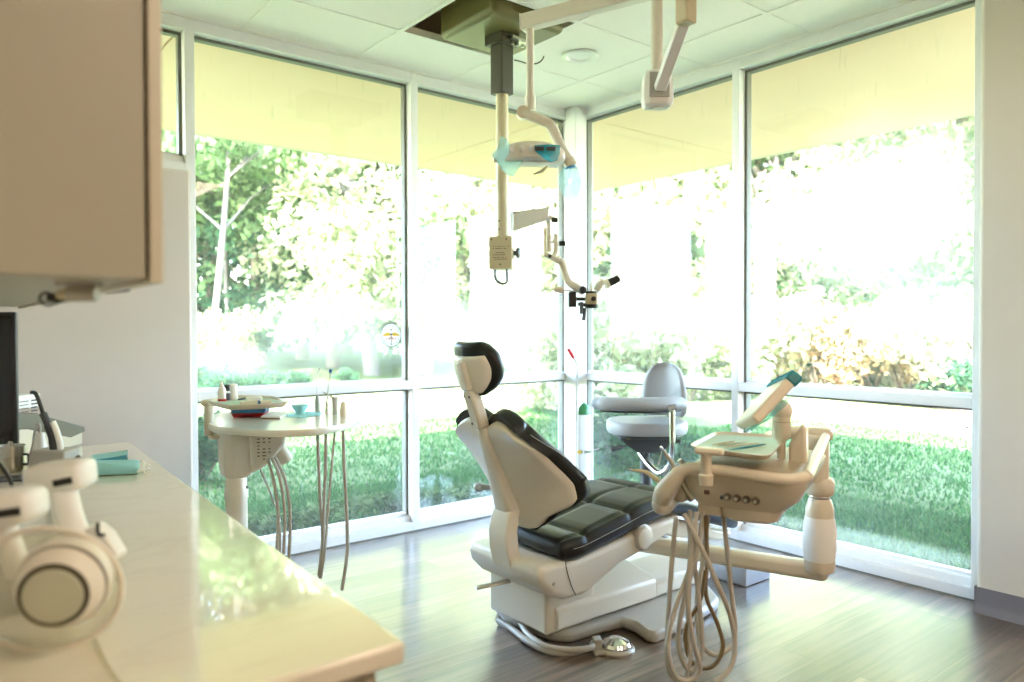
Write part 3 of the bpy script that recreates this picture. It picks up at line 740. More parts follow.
    MB().lathe([(0, 0), (.012, 0), (.012, .07), (0, .07)], j).build('stem_foot', M['unit'], root)
    dd = 2.02
    lo, hi = atd(746, 424, dd+.02), atd(786, 380.5, dd+.05)
    ax = (hi-lo).normalized(); wd = (e1*.25+e2*.97)
    wd = (Vector((.78, .625, 0)) - ax*ax.dot(Vector((.78, .625, 0)))).normalized()
    nn = ax.cross(wd).normalized()
    if nn.dot(Vector((CF.x, CF.y, 0))) > 0: nn = -nn
    def pad(t0, t1, w, th, off=0):
        c0 = lo+ax*t0; c1 = lo+ax*t1; rr = []
        for c, q in ((c0, .8), (c0+ax*.006, 1), (c1-ax*.006, 1), (c1, .8)):
            rr.append([c+wd*(w*.5)*sx*1+nn*(th*.5*sy*q)+nn*off for sx, sy in ((-1, -1), (1, -1), (1, 1), (-1, 1))])
        return MB().rings(rr)
    Lp = (hi-lo).length
    pad(0, Lp, .15, .030).build('touchpad', M['unit'], root, bevel=.007, bseg=3)
    pad(Lp*.84, Lp+.008, .156, .037).build('pad_barrier_film', M['film_deep'], root, bevel=.01, bseg=2)
    fm = MB(); fm.grid([[lo+ax*(Lp*t)+wd*.05*s+nn*(.017+.016*math.sin(PI*t)+.004*math.sin(9*s+7*t)) for s in np.linspace(-1, 1, 9)] for t in np.linspace(-.06, .75, 14)])
    fm.build('film_skirt', M['film'], root)
    # hoses looping down from under the front
    loops = [
        ([(676, 518), (672, 560), (668, 620), (667, 660), (673, 676), (684, 682)], 2.02, 'hose'),
        ([(696, 512), (692, 560), (674, 612), (668, 650), (676, 676), (690, 680), (700, 668), (693, 640), (688, 600), (692, 540), (697, 512)], 2.0, 'hose'),
        ([(703, 512), (698, 550), (684, 600), (678, 640), (684, 664), (694, 670), (702, 650), (700, 610), (694, 560), (688, 520)], 2.05, 'hose'),
        ([(684, 514), (700, 545), (716, 580), (730, 615), (735, 645), (730, 668), (715, 682)], 2.0, 'hose'),
        ([(722, 505), (726, 540), (731, 590), (735, 625), (732, 645), (715, 655), (700, 640), (697, 600), (703, 560), (708, 516)], 2.1, 'hose'),
        ([(706, 516), (707, 560), (706, 595), (716, 620), (723, 645), (715, 664), (700, 668), (688, 655), (686, 628), (700, 600), (706, 570)], 2.06, 'hose2'),
        ([(690, 510), (690, 560), (688, 620), (690, 655), (686, 676)], 2.07, 'hose'),
    ]
    for k, (pp, d, mt) in enumerate(loops):
        q = smooth_path([atd(u, v, d+.012*math.sin(i*1.3+k)) for i, (u, v) in enumerate(pp)], 6)
        MB().tube(q, .0068 if mt == 'hose' else .006, 9).build('hose', M[mt], root)
    return root, W, e1, e2
UNIT, UW, UE1, UE2 = unit()
# handpieces parked in the unit's holders
def handpiece(name, label, pts, rad, d, mats, hose=None):
    P = [atd(u, v, dd) for (u, v), dd in zip(pts, d)]
    root = thing(name, label, 'handpiece', P[-1], 'handpieces parked on the delivery unit')
    sp = smooth_path(P, 4); n = len(sp)
    MB().tube(sp, [lerp_tab([(i/(len(rad)-1), r) for i, r in enumerate(rad)], i/(n-1)) for i in range(n)], 14).build('body', mats[0], root)
    a, c = P[0], P[1]; dr = (a-c).normalized()
    MB().tube([a-dr*.004, a+dr*.012], rad[0]*.9, 10).build('tip', mats[1], root)
    return root
handpiece('air_syringe', 'dark metal handpiece with narrow tip rising steeply beside the stool', [(663, 450), (672, 463), (683, 483), (692, 500)], [.004, .0075, .0095, .010], [2.10, 2.1, 2.1, 2.1], (M['steel'], M['chrome']))
handpiece('scaler', 'slim bronze handpiece with a hooked end lying low towards the patient seat', [(632, 470), (648, 473), (664, 486), (680, 497)], [.0028, .006, .0085, .010], [2.16, 2.15, 2.14, 2.13], (M['tan'], M['steel']))
handpiece('air_motor', 'short stubby handpiece showing its capped end behind the steep one', [(682, 463), (688, 470), (696, 482)], [.009, .0085, .0085], [2.18, 2.18, 2.18], (M['tan'], M['steel']))
# tray, liner and instruments
TZ = .826
tc = [onz(u, v, TZ) for u, v in ((687, 447.5), (716, 432.5), (790, 437), (769, 458.5))]
for p in tc: p.z = 0
root = thing('instrument_tray', 'beige metal tray with pale green liner on top of the delivery unit', 'tray', sum(tc, Vector())/4+Vector((0, 0, TZ-.012)))
cen = sum(tc, Vector())/4
def scal(f, z): return [cen+(p-cen)*f+Vector((0, 0, z)) for p in tc]
def rnd(poly, z, r=.16):
    out = []
    for i, p in enumerate(poly):
        a, c = poly[i-1], poly[(i+1) % len(poly)]
        for t in (0, .25, .5, .75, 1):
            q0 = p+(a-p)*r; q2 = p+(c-p)*r
            out.append((1-t)**2*q0+2*t*(1-t)*p+t*t*q2+Vector((0, 0, z)))
    return out
def scp(f): return [cen+(p-cen)*f for p in tc]
b = MB(); b.rings([rnd(scp(.90), TZ-.012), rnd(scp(1.0), TZ+.003), rnd(scp(1.0), TZ+.005), rnd(scp(.97), TZ+.005), rnd(scp(.90), TZ-.006)]); b.build('tray_dish', M['unit'], root, ang=50)
b = MB(); b.rings([rnd(scp(.935), TZ-.004), rnd(scp(.935), TZ-.0025)]); b.build('liner', M['tray_green'], root, smooth=False)
def instr(name, label, cat, a, c, mat, r=.003, grp=None):
    A = onz(*a, TZ+.003); B = onz(*c, TZ+.003)
    o = MB().tube([A, A+(B-A)*.12, A+(B-A)*.5, A+(B-A)*.88, B], [.001, r*.7, r, r*.7, .001], 8).build(name, M[mat])
    return tag(o, label, cat, grp)
instr('dental_probe', 'pale metal hand instrument lying at the rear of the green tray liner', 'dental instrument', (717, 446), (748, 441), 'steel')
instr('dental_mirror', 'cream handled instrument across the middle of the green tray liner', 'dental instrument', (724, 447), (760, 443), 'unit', .0035)
instr('tweezers', 'bronze metal instrument on the green tray liner next to the cream one', 'dental instrument', (712, 445), (735, 441), 'tan')
instr('dental_explorer', 'teal handled instrument nearest the front edge of the green tray liner', 'dental instrument', (729, 450), (766, 444), 'teal_dark', .0035)

# ---------------------------------------------------------------- operating light on its arm
def op_light():
    rod_t = atd(530, 26, 3.05)
    root = thing('operating_light', 'white overhead examination lamp with teal film on its handles, hung on a bent arm', 'lamp', (rod_t.x, rod_t.y, 2.40))
    piv = onz(706, -34, 2.45)
    a = rod_t+Vector((0, 0, .018)); e = Vector((piv.x, piv.y, a.z+.02))
    d = (e-a).normalized()
    MB().bar(a-d*.03, e, .052, .062).build('ceiling_beam', M['cream'], root, bevel=.006)
    MB().bar(a-d*.034, a-d*.03, .056, .066).build('beam_end_cap', M['white'], root, bevel=.002)
    MB().tube([e+Vector((0, 0, -.04)), (e.x, e.y, HT)], .03, 20).build('ceiling_post', M['cream'], root)
    MB().lathe([(0, -.02), (.09, -.02), (.09, 0), (0, 0)], (e.x, e.y, HT)).build('ceiling_plate', M['cream'], root)
    el = atd(526, 108, 3.05)
    MB().tube([(rod_t.x, rod_t.y, a.z), (rod_t.x, rod_t.y, el.z+.01)], .0165, 16).build('drop_rod', M['cream'], root)
    MB().lathe([(0, -.01), (.022, -.01), (.022, .05), (.0, .05)], (rod_t.x, rod_t.y, el.z)).build('rod_socket', M['cream'], root)
    path = [atd(u, v, dd) for u, v, dd in ((523, 113, 3.03), (536, 118, 3.03), (549, 124, 3.04), (556, 136, 3.05), (562, 150, 3.06), (570, 163, 3.07))]
    MB().tube(smooth_path(path, 5), .0225, 12, squash=(.9, 1)).build('crank_arm', M['cream'], root, ang=50)
    b = MB(); p = path[0]; dv = Vector((CF.x, CF.y, 0)).normalized(); b.lathe([(0, -.02), (.026, -.02), (.026, .018), (0, .018)], p, -dv); b.build('crank_knuckle', M['unit'], root)
    b = MB(); p = path[-1]; b.lathe([(0, -.02), (.024, -.02), (.026, .012), (0, .016)], p, Vector((CR.x*.4, CR.y*.4, -1))); b.build('arm_joint', M['unit'], root)
    b = MB(); b.lathe([(0, 0), (.023, 0), (.023, .006), (0, .008)], p+Vector((0, 0, -.016)), Vector((.2, -.1, -1))); b.build('joint_cap', plain('blue_cap', (.05, .25, .55), .3), root)
    # lamp head: shallow curved bar
    c = atd(531, 156, 3.0); xa = CR.copy(); xa.z = 0; xa.normalize(); ya = Vector((CF.x, CF.y, 0)).normalized()
    def hd(sx, sy, z): return c+xa*sx+ya*sy+Vector((0, 0, z))
    P, Q = [], []
    for i in range(25):
        s = -1+2*i/24; rp, rq = [], []
        for j in range(9):
            t = -1+2*j/8
            w = .075*(1-.35*s*s); e = (1-abs(s)**4)**.5 if abs(s) < 1 else 0
            ey = (1-abs(t)**4)**.5 if abs(t) < 1 else 0
            zz = .026*min(e, 1)*ey
            rp.append(hd(.135*s, w*t+.03*s*s, .012+.012*(1-s*s)+zz)); rq.append(hd(.135*s, w*t+.03*s*s, -.026-.004*(1-s*s)+.012*(1-min(e, ey))))
        P.append(rp); Q.append(rq)
    b = MB(); b.solid(P, Q); b.build('lamp_head', M['cream'], root, ang=60)
    b = MB(); b.grid([[hd(.112*s, .045*t+.03*s*s, -.0335) for t in (-1, 0, 1)] for s in np.linspace(-1, 1, 13)]); b.build('lamp_reflector', M['white'], root)
    for sx in (-.075, -.035, .0):
        MB().ball(hd(sx, -.068, .012), (.016, .01, .016)).build('head_boss', M['white'], root)
    MB().bar(hd(-.15, 0, -.012), hd(-.13, 0, -.012), .03, .03).build('left_handle', M['unit'], root, bevel=.006)
    P1 = [hd(-.148+.03*s, -.05, z) for s, z in ((0, 0), (1, 0))]
    def flm(name, pts, m, off):
        g = [[Vector(p)+ya*(off+.008*math.sin(7*k+3*i)) for k, p in enumerate(r)] for i, r in enumerate(pts)]
        MB().grid(g).build(name, M[m], root)
    flm('handle_film', [[hd(-.155, 0, -.01), hd(-.13, 0, .02), hd(-.12, 0, .068)], [hd(-.14, 0, -.03), hd(-.11, 0, .01), hd(-.095, 0, .05)], [hd(-.12, 0, -.05), hd(-.09, 0, -.01), hd(-.082, 0, .028)]], 'film', -.06)
    flm('head_film', [[hd(-.13, 0, -.03), hd(-.12, 0, -.06), hd(-.09, 0, -.085)], [hd(-.08, 0, -.03), hd(-.07, 0, -.06), hd(-.07, 0, -.092)], [hd(-.03, 0, -.03), hd(-.045, 0, -.05), hd(-.06, 0, -.075)]], 'film', -.05)
    flm('side_film', [[hd(.01, 0, .022), hd(.015, 0, .0), hd(.05, 0, -.03)], [hd(.06, 0, .026), hd(.06, 0, -.005), hd(.075, 0, -.045)], [hd(.11, 0, .022), hd(.11, 0, -.01), hd(.10, 0, -.035)]], 'film_deep', -.085)
    b = MB()
    for sx in (.03, .075): b.bar(hd(sx-.018, -.0875, .008), hd(sx+.018, -.0875, .008), .006, .016)
    b.build('switch_pad', M['slate'], root, bevel=.003)
    pj = path[-1]
    g = [[pj+xa*(.055*math.cos(a)*r)+Vector((0, 0, -.075+.09*math.sin(a)*r))+ya*(.01*math.sin(3*a)) for a in np.linspace(0, 2*PI, 17)] for r in (.12, .55, .85)]
    MB().grid(g).build('joint_film', M['film'], root)
    b = MB(); q = hd(.045, 0, -.06); b.tube([q+xa*.02+Vector((0, 0, .02)), q, q-xa*.035+Vector((0, 0, -.012))], [.004, .008, .002], 8); b.build('pull_tab', M['tan'], root)
    return root
op_light()

# second ceiling arm near the camera
def second_arm():
    d = 2.75; k = atd(657, 90, d)
    root = thing('ceiling_support', 'cream ceiling pole and folding link ending in a square white joint near the right window', 'ceiling arm', (k.x, k.y, HT))
    t = atd(657, 70, d+.04); q = CF.copy(); q.z = 0; q.normalize(); xr = CR.copy(); xr.z = 0; xr.normalize()
    MB().tube([(t.x, t.y, k.z), (t.x, t.y, HT)], .0215, 18).build('ceiling_pole', M['cream'], root)
    MB().lathe([(0, -.02), (.07, -.02), (.07, 0), (0, 0)], (t.x, t.y, HT)).build('ceiling_plate', M['cream'], root)
    rr = []
    for z, w, dp in ((-.066, .046, .034), (-.058, .052, .042), (-.03, .056, .046), (.04, .052, .044), (.062, .045, .038), (.066, .036, .03)):
        rr.append([k+xr*x*w+q*y*dp+Vector((0, 0, z)) for x, y in ((-1, -.6), (-.6, -1), (.6, -1), (1, -.6), (1, .6), (.6, 1), (-.6, 1), (-1, .6))])
    MB().rings(rr).build('square_joint', M['white'], root, bevel=.004)
    MB().span((k.x-.02, k.y-.02, k.z-.069), (k.x+.025, k.y+.02, k.z-.066)).build('joint_window', M['cream'], root)
    f = k-q*.046
    b = MB(); rr = [[f+xr*(x*.036)-q*.003*0+Vector((0, 0, z))-q*(o_) for x, o_ in ((-1, 0), (-1, .004), (1, .004), (1, 0))] for z in (-.04, .05)]
    b.rings(rr); b.build('joint_cover', M['grey_pl'], root, bevel=.003)
    a = k-q*.05+Vector((0, 0, -.01)); e = atd(686, 15, d-.30)
    MB().bar(a, e, .040, .030).build('link_arm', M['white'], root, bevel=.004)
    MB().bar(e-Vector((0, 0, .03)), e+Vector((0, 0, .10)), .052, .05, (1, 0, 0)).build('link_bracket', M['tan'], root, bevel=.006)
    return root
second_arm()

# ---------------------------------------------------------------- ceiling mounted microscope
def scope():
    cx, cy = 2.195, 2.915
    D0 = (cx*CF.x+cy*CF.y)
    c = atd(502, 95, 3.62)
    root = thing('surgical_microscope', 'beige microscope on a long column dropping from the open ceiling tile', 'microscope', (c.x, c.y, HT))
    b = MB(); b.span((2.025, 2.66, 2.556), (2.455, 3.10, 2.86)); b.build('ceiling_housing', M['olive'], root, bevel=.03, bseg=4)
    ang = math.radians(8); R = Matrix.Rotation(ang, 3, 'Z')
    b = MB(); b.box((c.x, c.y, 2.532), (.118, .118, .05), R); b.build('column_collar', M['olive_dark'], root, bevel=.003)
    b = MB(); b.box((c.x+.05, c.y-.06, 2.53), (.12, .05, .012), R); 
    for s in (-.03, 0, .03): b.lathe([(0, 0), (.008, 0), (.008, .012), (0, .012)], (c.x+.05+s, c.y-.06, 2.518), (0, 0, -1), 6)
    b.build('clamp_plate', M['steel'], root)
    zb = c.z
    b = MB(); b.box((c.x, c.y, (2.51+zb)/2), (.078, .078, 2.51-zb), R); b.build('square_column', M['olive_dark'], root, bevel=.003)
    zt = atd(500, 237, 3.62).z
    MB().lathe([(0, 0), (.035, 0), (.035, .01), (.030, .012), (.030, zb-zt+.02), (0, zb-zt+.02)], (c.x, c.y, zt-.005)).build('tube_column', M['tan'], root)
    for z in (.035, .075):
        b = MB(); b.lathe([(0, 0), (.004, 0), (.004, .002), (0, .002)], Vector((c.x, c.y, zt+z))+Vector((-.62, -.78, 0))*.0298+Vector((-.012, .01, 0)), (-.62, -.78, 0), 8); b.build('column_screw', M['black'], root)
    # control box with printed notice
    fx = Vector((-CF.x, -CF.y, 0)).normalized(); xr = Vector((CR.x, CR.y, 0)).normalized()
    rx = (xr*.97+Vector((CF.x, CF.y, 0))*-.2).normalized(); fy = Vector((0, 0, 1)).cross(rx)*-1
    if fy.dot(fx) < 0: fy = -fy
    zc = atd(500, 253, 3.62).z; hb = .155; wb = .112; db = .10
    B = Matrix((rx, fy, Vector((0, 0, 1)))).transposed()
    cc = Vector((c.x, c.y, zc))
    bx = MB().box(cc, (wb, db, hb), B).build('control_box', M['tan'], root, bevel=.003)
    F = cc+fy*(db/2+.0008)
    b = MB()
    for z, w in ((.028, .078), (.018, .066), (-.002, .070), (-.012, .06), (-.024, .066), (-.033, .07)):
        p = F+Vector((0, 0, z))-rx*(.036-w/2); n = int(w/.006)
        for k in range(n):
            if random.random() < .16: continue
            q = p-rx*(w/2)+rx*(k+.5)*w/n
            b.box(q, (w/n*.72, .001, .0035), B)
    b.build('printed_notice', M['brown'], bx, smooth=False)
    for x, z in ((-.042, .062), (.03, .062), (.0, -.058)):
        b = MB(); b.lathe([(0, 0), (.004, 0), (.004, .002), (0, .002)], F+rx*x+Vector((0, 0, z)), fy, 8); b.build('box_screw', M['black'], root)
    b = MB(); p = cc+rx*(wb/2)+Vector((0, 0, 0)); b.lathe([(0, 0), (.012, 0), (.012, .012), (.024, .014), (.026, .026), (.02, .03), (0, .03)], p, rx, 10); b.build('clamp_knob', M['slate'], root)
    lp = [cc+rx*x+Vector((0, 0, z)) for x, z in ((-.035, -.075), (-.037, -.10), (-.03, -.13), (.0, -.148), (.022, -.135), (.022, -.10), (.02, -.075))]
    MB().tube(smooth_path(lp), .0055, 8).build('cable_loop', M['slate'], root)
    # first horizontal arm
    d = 3.58
    A = atd(513, 222, d); E = atd(549, 216, d)
    rr = []
    for p, h0, h1 in ((A, -.045, .035), (A+(E-A)*.5, -.030, .042), (E, -.018, .034)):
        rr.append([p+Vector((0, 0, h0))+fx*.022, p+Vector((0, 0, h1))+fx*.022, p+Vector((0, 0, h1))-fx*.022, p+Vector((0, 0, h0))-fx*.022])
    MB().rings(rr).build('balance_arm', M['white'], root, bevel=.006)
    b = MB(); up = Vector((0, 0, .042)); b.bar(A+up, E+Vector((0, 0, .037)), .03, .008); b.bar(A+Vector((0, 0, -.04)), A+Vector((0, 0, .05)), .03, .014, (1, 0, 0)); b.build('arm_channel', M['grey_pl'], root)
    def kn(name, u, v, r=.012, mt='black', dd=3.55, ax=None):
        p = atd(u, v, dd); MB().lathe([(0, -.016), (r, -.016), (r*1.05, 0), (r, .012), (0, .014)], p, ax or xr, 14).build(name, M[mt], root)
    kn('arm_knob', 555, 220); kn('arm_knob', 562.5, 243.5)
    j1, j2 = atd(549, 214, d), atd(549, 252, d)
    MB().tube([j1, j2], .011, 12).build('drop_link', M['cream'], root)
    MB().bar(atd(551.5, 220, d), atd(551.5, 216, d), .03, .03).build('drop_head', M['cream'], root, bevel=.006)
    b = MB(); b.tube([atd(545, 228, d), atd(545, 254, d)], .007, 8); b.build('link_rod', M['unit'], root)
    MB().tube([atd(556, 234, d), atd(556, 252, d), atd(553, 256, d)], [.013, .013, .010], 12).build('pivot_barrel', M['cream'], root)
    MB().tube([atd(548.5, 242, d), atd(562, 243, d)], .006, 8).build('knob_shaft', M['steel'], root)
    MB().bar(atd(544, 254, d), atd(560, 261, d), .03, .026).build('elbow_block', M['cream'], root, bevel=.008)
    kn('elbow_knob', 550, 256, .008, 'slate', 3.55, fx)
    s = [atd(u, v, d) for u, v in ((556, 258), (562, 263), (565, 272), (568, 281), (576, 287), (584, 292))]
    MB().tube(smooth_path(s, 5), [.019]*26, 12, squash=(.75, 1)).build('swan_arm', M['cream'], root)
    # microscope head
    MB().tube([atd(551, 289, d), atd(583, 292, d)], .0035, 8).build('balance_rod', M['steel'], root)
    MB().tube([atd(554.5, 289.3, d), atd(564, 290, d)], .015, 12).build('balance_weight', M['cream'], root)
    MB().ball(atd(583, 290, d-.02), (.017, .017, .019)).build('head_knob', M['black'], root)
    hc = atd(591.5, 299, d)
    rr = [[hc+xr*x*.030+fx*y*.035+Vector((0, 0, z)) for x, y in ((-1, -.7), (-.7, -1), (.7, -1), (1, -.7), (1, .7), (.7, 1), (-.7, 1), (-1, .7))] for z in (-.026, .026)]
    MB().rings(rr).build('optic_body', M['tan'], root, bevel=.006)
    MB().lathe([(0, 0), (.012, 0), (.011, .012), (0, .012)], hc+fx*.035+xr*.006, fx, 16).build('zoom_knob', M['black'], root)
    MB().lathe([(0, -.014), (.030, -.014), (.033, -.004), (.033, .004), (0, .004)], hc+Vector((0, 0, -.030))).build('objective_ring', M['black'], root)
    MB().lathe([(0, 0), (.028, 0), (.030, .010), (0, .010)], hc+Vector((0, 0, .026))).build('upper_ring', M['black'], root)
    MB().span((hc.x-.004, hc.y-.004, hc.z+.026), (hc.x+.004, hc.y+.004, hc.z+.075)).build('alignment_pin', M['cream'], root)
    e0, e1_ = atd(596, 291, d), atd(601, 283, d)
    MB().tube([e0, e1_, atd(604, 281, d)], [.017, .016, .015], 14).build('eyepiece_tube', M['cream'], root)
    for o_ in (-.03, .03):
        p = [atd(u, v, d)+fx*o_ for u, v in ((599, 288), (604.5, 285), (608, 283.2), (612, 281.6), (618, 278.5))]
        MB().tube([p[1], p[2]], .022, 14).build('eyepiece_collar', M['cream'], root)
        MB().tube([p[2], p[3], p[4]], [.018, .019, .017], 14).build('eyepiece', M['black'], root)
    b = MB(); b.bar(atd(600, 286, d)-fx*.035, atd(600, 286, d)+fx*.035, .02, .02); b.build('eyepiece_bridge', M['cream'], root, bevel=.004)
    # side camera and grips
    cb_ = atd(572.5, 299.5, d)
    rr = [[cb_+xr*x+fx*y+Vector((0, 0, z)) for x, y in ((-.02, -.022), (.016, -.022), (.02, 0), (.016, .022), (-.02, .022))] for z in (-.036, .036)]
    MB().rings(rr).build('side_camera', M['black'], root, bevel=.004)
    MB().tube([atd(576, 299, d), atd(585, 299, d)], .009, 10).build('camera_coupler', M['black'], root)
    MB().tube([atd(578, 304, d), atd(589, 305.5, d)], .009, 10).build('grip_bar', M['black'], root)
    MB().tube([atd(581.5, 302, d-.03), atd(581.5, 314, d-.03)], [.009, .010], 12).build('grip', M['slate'], root)
    MB().tube([atd(585, 308, d-.03), atd(583.5, 320.5, d-.03)], [.008, .010], 12).build('grip', M['slate'], root)
    w = [atd(u, v, d) for u, v in ((550, 303), (556, 298.5), (563, 296.5), (570, 297))]
    MB().tube(smooth_path(w), .0012, 6).build('camera_wire', M['grey_pl'], root)
    w = [atd(u, v, d) for u, v in ((514, 60), (521, 61.5), (527, 63.5), (533, 64), (538, 63), (542, 60), (544, 56))]
    MB().tube(smooth_path(w), .003, 6).build('supply_cable', M['olive_dark'], root)
    return root
scope()

# recessed downlight
root = thing('downlight', 'round white recessed downlight in the ceiling between the column and the right window', 'ceiling light', (2.795, 2.915, HT))
b = MB(); b.lathe([(.098, 0), (.100, -.004), (.094, -.008), (.076, -.010), (.070, -.006), (.064, .003), (.09, .003)], (2.795, 2.915, HT), seg=36); b.build('trim_ring', M['white'], root)
MB().lathe([(0, .001), (.066, .001), (.066, .003), (0, .003)], (2.795, 2.915, HT)).build('lens', M['grid'], root)

# ---------------------------------------------------------------- instrument cart by the left window
def cart():
    TZ_ = .80
    col = Vector((.975, 2.93, 0))
    root = thing('instrument_cart', 'cream pedestal cart with rounded table top and hanging grey hoses at the left window', 'instrument cart', col)
    px = [(207, 423), (213, 426), (225, 427.5), (248, 429.5), (272, 430.5), (296, 430), (322, 428), (342, 424.5), (355, 420.5), (360, 417.5), (356, 414.5), (344, 412.8), (320, 411.2), (285, 410.6), (240, 410.4), (222, 412), (211, 416)]
    pts = [onz(u, v, TZ_) for u, v in px]
    cen = sum(pts, Vector())/len(pts)
    sp = smooth_path(pts+[pts[0]], 4)[:-1]
    def rg(f, z): return [Vector((cen.x+(p.x-cen.x)*f, cen.y+(p.y-cen.y)*f, z)) for p in sp]
    b = MB(); b.rings([rg(.965, TZ_-.027), rg(.99, TZ_-.024), rg(1.0, TZ_-.014), rg(1.0, TZ_-.006), rg(.992, TZ_)]); b.build('table_top', M['tabletop'], root, ang=30)
    # pedestal head, flared, then the column
    def rb(z, hx, hy, off=(0, 0)):
        return [col+Vector((off[0]+hx*sx*q, off[1]+hy*sy*p, z)) for sx, sy, q, p in ((-1, -1, 1, .6), (-1, -1, .6, 1), (1, -1, .6, 1), (1, -1, 1, .6), (1, 1, 1, .6), (1, 1, .6, 1), (-1, 1, .6, 1), (-1, 1, 1, .6))]
    MB().rings([rb(TZ_-.027, .062, .065), rb(.64, .057, .06), rb(.60, .052, .055), rb(.585, .040, .043)]).build('pedestal_head', M['cream'], root, bevel=.01, bseg=3)
    a = [Vector((col.x+.03, col.y-.02, 0)), Vector((col.x+.20, col.y-.06, 0))]
    side = [(.045, .772), (.185, .772), (.18, .71), (.12, .635), (.055, .60)]
    dx = Vector((.94, -.34, 0)).normalized(); dy = Vector((.34, .94, 0)).normalized()
    MB().prism([col+dx*x+Vector((0, 0, z))-dy*.055 for x, z in side], dy*.11).build('valve_housing', M['cream'], root, bevel=.012, bseg=3)
    b = MB()
    fcz = col-dy*.0565
    for r_ in range(7):
        for k in range(3):
            if random.random() < .2: continue
            w = .006+.008*random.random(); p = fcz+dx*(.082+.02*k)+Vector((0, 0, .735-.013*r_))
            if .735-.013*r_ < .62+.6*(.02*k): continue
            b.bar(p-dx*w/2, p+dx*w/2, .001, .004)
    b.build('connector_marks', M['slate'], root, smooth=False)
    b = MB(); p = col+dx*.165+Vector((0, 0, .672)); b.lathe([(0, -.03), (.028, -.03), (.030, .03), (.026, .045), (0, .045)], p, (dx*.55+Vector((0, 0, -.8)))); b.build('hose_collar', M['unit'], root)
    MB().lathe([(0, 0), (.055, 0), (.052, .02), (.044, .05), (.041, .2), (.041, .50), (.044, .505), (.044, .54), (.039, .55), (.039, .60), (0, .60)], col).build('column', M['cream'], root)
    MB().lathe([(0, 0), (.17, 0), (.17, .015), (.12, .035), (.05, .05), (0, .05)], col).build('floor_base', M['base_grey'], root)
    MB().lathe([(0, 0), (.006, 0), (.006, .006), (0, .006)], col+Vector((.030, -.026, .545)), (.76, -.65, 0), 10).build('column_screw', M['black'], root)
    # tray post and swivel arm on the left
    tp = atd(209, 420, 2.86)
    b = MB(); b.tube([(tp.x, tp.y, .752), (tp.x, tp.y, .872)], .018, 16); b.build('tray_post', M['unit'], root)
    b = MB(); b.bar((tp.x, tp.y, .745), (tp.x+.13, tp.y-.0, .745), .04, .018); b.build('tray_arm', M['unit'], root, bevel=.006)
    b = MB(); b.lathe([(0, 0), (.026, 0), (.028, .012), (.022, .022), (0, .022)], (tp.x, tp.y, .866)); b.bar((tp.x, tp.y, .876), (tp.x+.10, tp.y-.03, .876), .035, .012); b.build('tray_hinge', M['unit'], root, bevel=.003)
    # hose bundle behind the column and loops from the table front
    for k, (pp, r) in enumerate(([(272, 462), (279, 480), (284, 510), (285, 550), (284, 590)], [(268, 462), (275, 485), (281, 515), (283, 550), (282, 590)], [(276, 462), (283, 485), (288, 515), (288, 550), (286, 590)], [(258, 463), (265, 480), (273, 500), (280, 525), (281, 590)])) if False else ():
        pass
    bund = [[(272, 458), (279, 475), (284.5, 508), (284, 545), (281, 590)], [(268, 459), (274, 482), (278, 512), (277, 550), (276, 592)], [(275, 457), (285, 480), (290, 512), (289.5, 548), (287, 590)], [(258, 463), (265, 480), (273, 500), (280, 525), (279, 590)]]
    for k, pp in enumerate(bund):
        MB().tube(smooth_path([atd(u, v, 2.86+.012*k) for u, v in pp]), .0065 if k < 3 else .0045, 9).build('hose', M['hose'], root)
    drops = [([(317.5, 431), (319, 470), (321, 510), (323, 545), (320, 578)], .007), ([(326, 431), (325.5, 470), (324, 510), (322.5, 545), (319, 576)], .007), ([(335, 430), (331.5, 470), (328, 510), (325, 550), (321, 578)], .005), ([(343, 428), (344.5, 470), (347, 520), (347, 555), (342, 590)], .007)]
    for k, (pp, r) in enumerate(drops):
        MB().tube(smooth_path([atd(u, v, 2.92-.01*k) for u, v in pp]), r, 9).build('hose', M['hose'], root)
    return root
M['tabletop'] = plain('gloss_laminate', (.80, .77, .66), .12, var=.01, spec=.7)
cart()
# tray on the swivel arm
tz = .900
pxs = [(208, 402.5), (228, 407.2), (262, 406), (286, 404), (289, 402), (272, 397.5), (250, 396.4), (222, 397)]
pts = [onz(u, v, tz) for u, v in pxs]; cen2 = sum(pts, Vector())/len(pts)
root = thing('cart_tray', 'pale green lined tray of small tools raised on the left end of the cart', 'tray', cen2)
b = MB(); sh = lambda f, z: [Vector((cen2.x+(p.x-cen2.x)*f, cen2.y+(p.y-cen2.y)*f, z)) for p in pts]
b.rings([sh(.9, tz-.012), sh(1.0, tz+.004), sh(1.0, tz+.006), sh(.96, tz+.006), sh(.92, tz-.004)]); b.build('tray_dish', M['unit'], root, ang=50)
MB().rings([sh(.915, tz-.004), sh(.915, tz-.002)]).build('liner', M['tray_green'], root, smooth=False)
ZT = tz-.002
def bottle(name, label, cat, u, v, prof, mats, parts):
    p = onz(u, v, ZT); root = thing(name, label, cat, p)
    for nm, pr, mt in parts: MB().lathe(pr, p, seg=20).build(nm, M[mt], root)
    return root
bottle('dropper_bottle', 'white dropper bottle with a red base ring, leftmost on the cart tray', 'bottle', 222, 401.3, None, None, [('bottle_body', [(0, 0), (.013, 0), (.014, .004), (.014, .042), (.009, .052), (0, .052)], 'white'), ('dropper_cap', [(0, .052), (.007, .052), (.0035, .070), (0, .071)], 'white'), ('red_ring', [(.0, .0), (.0146, .001), (.0146, .009), (0, .009)], 'red')])
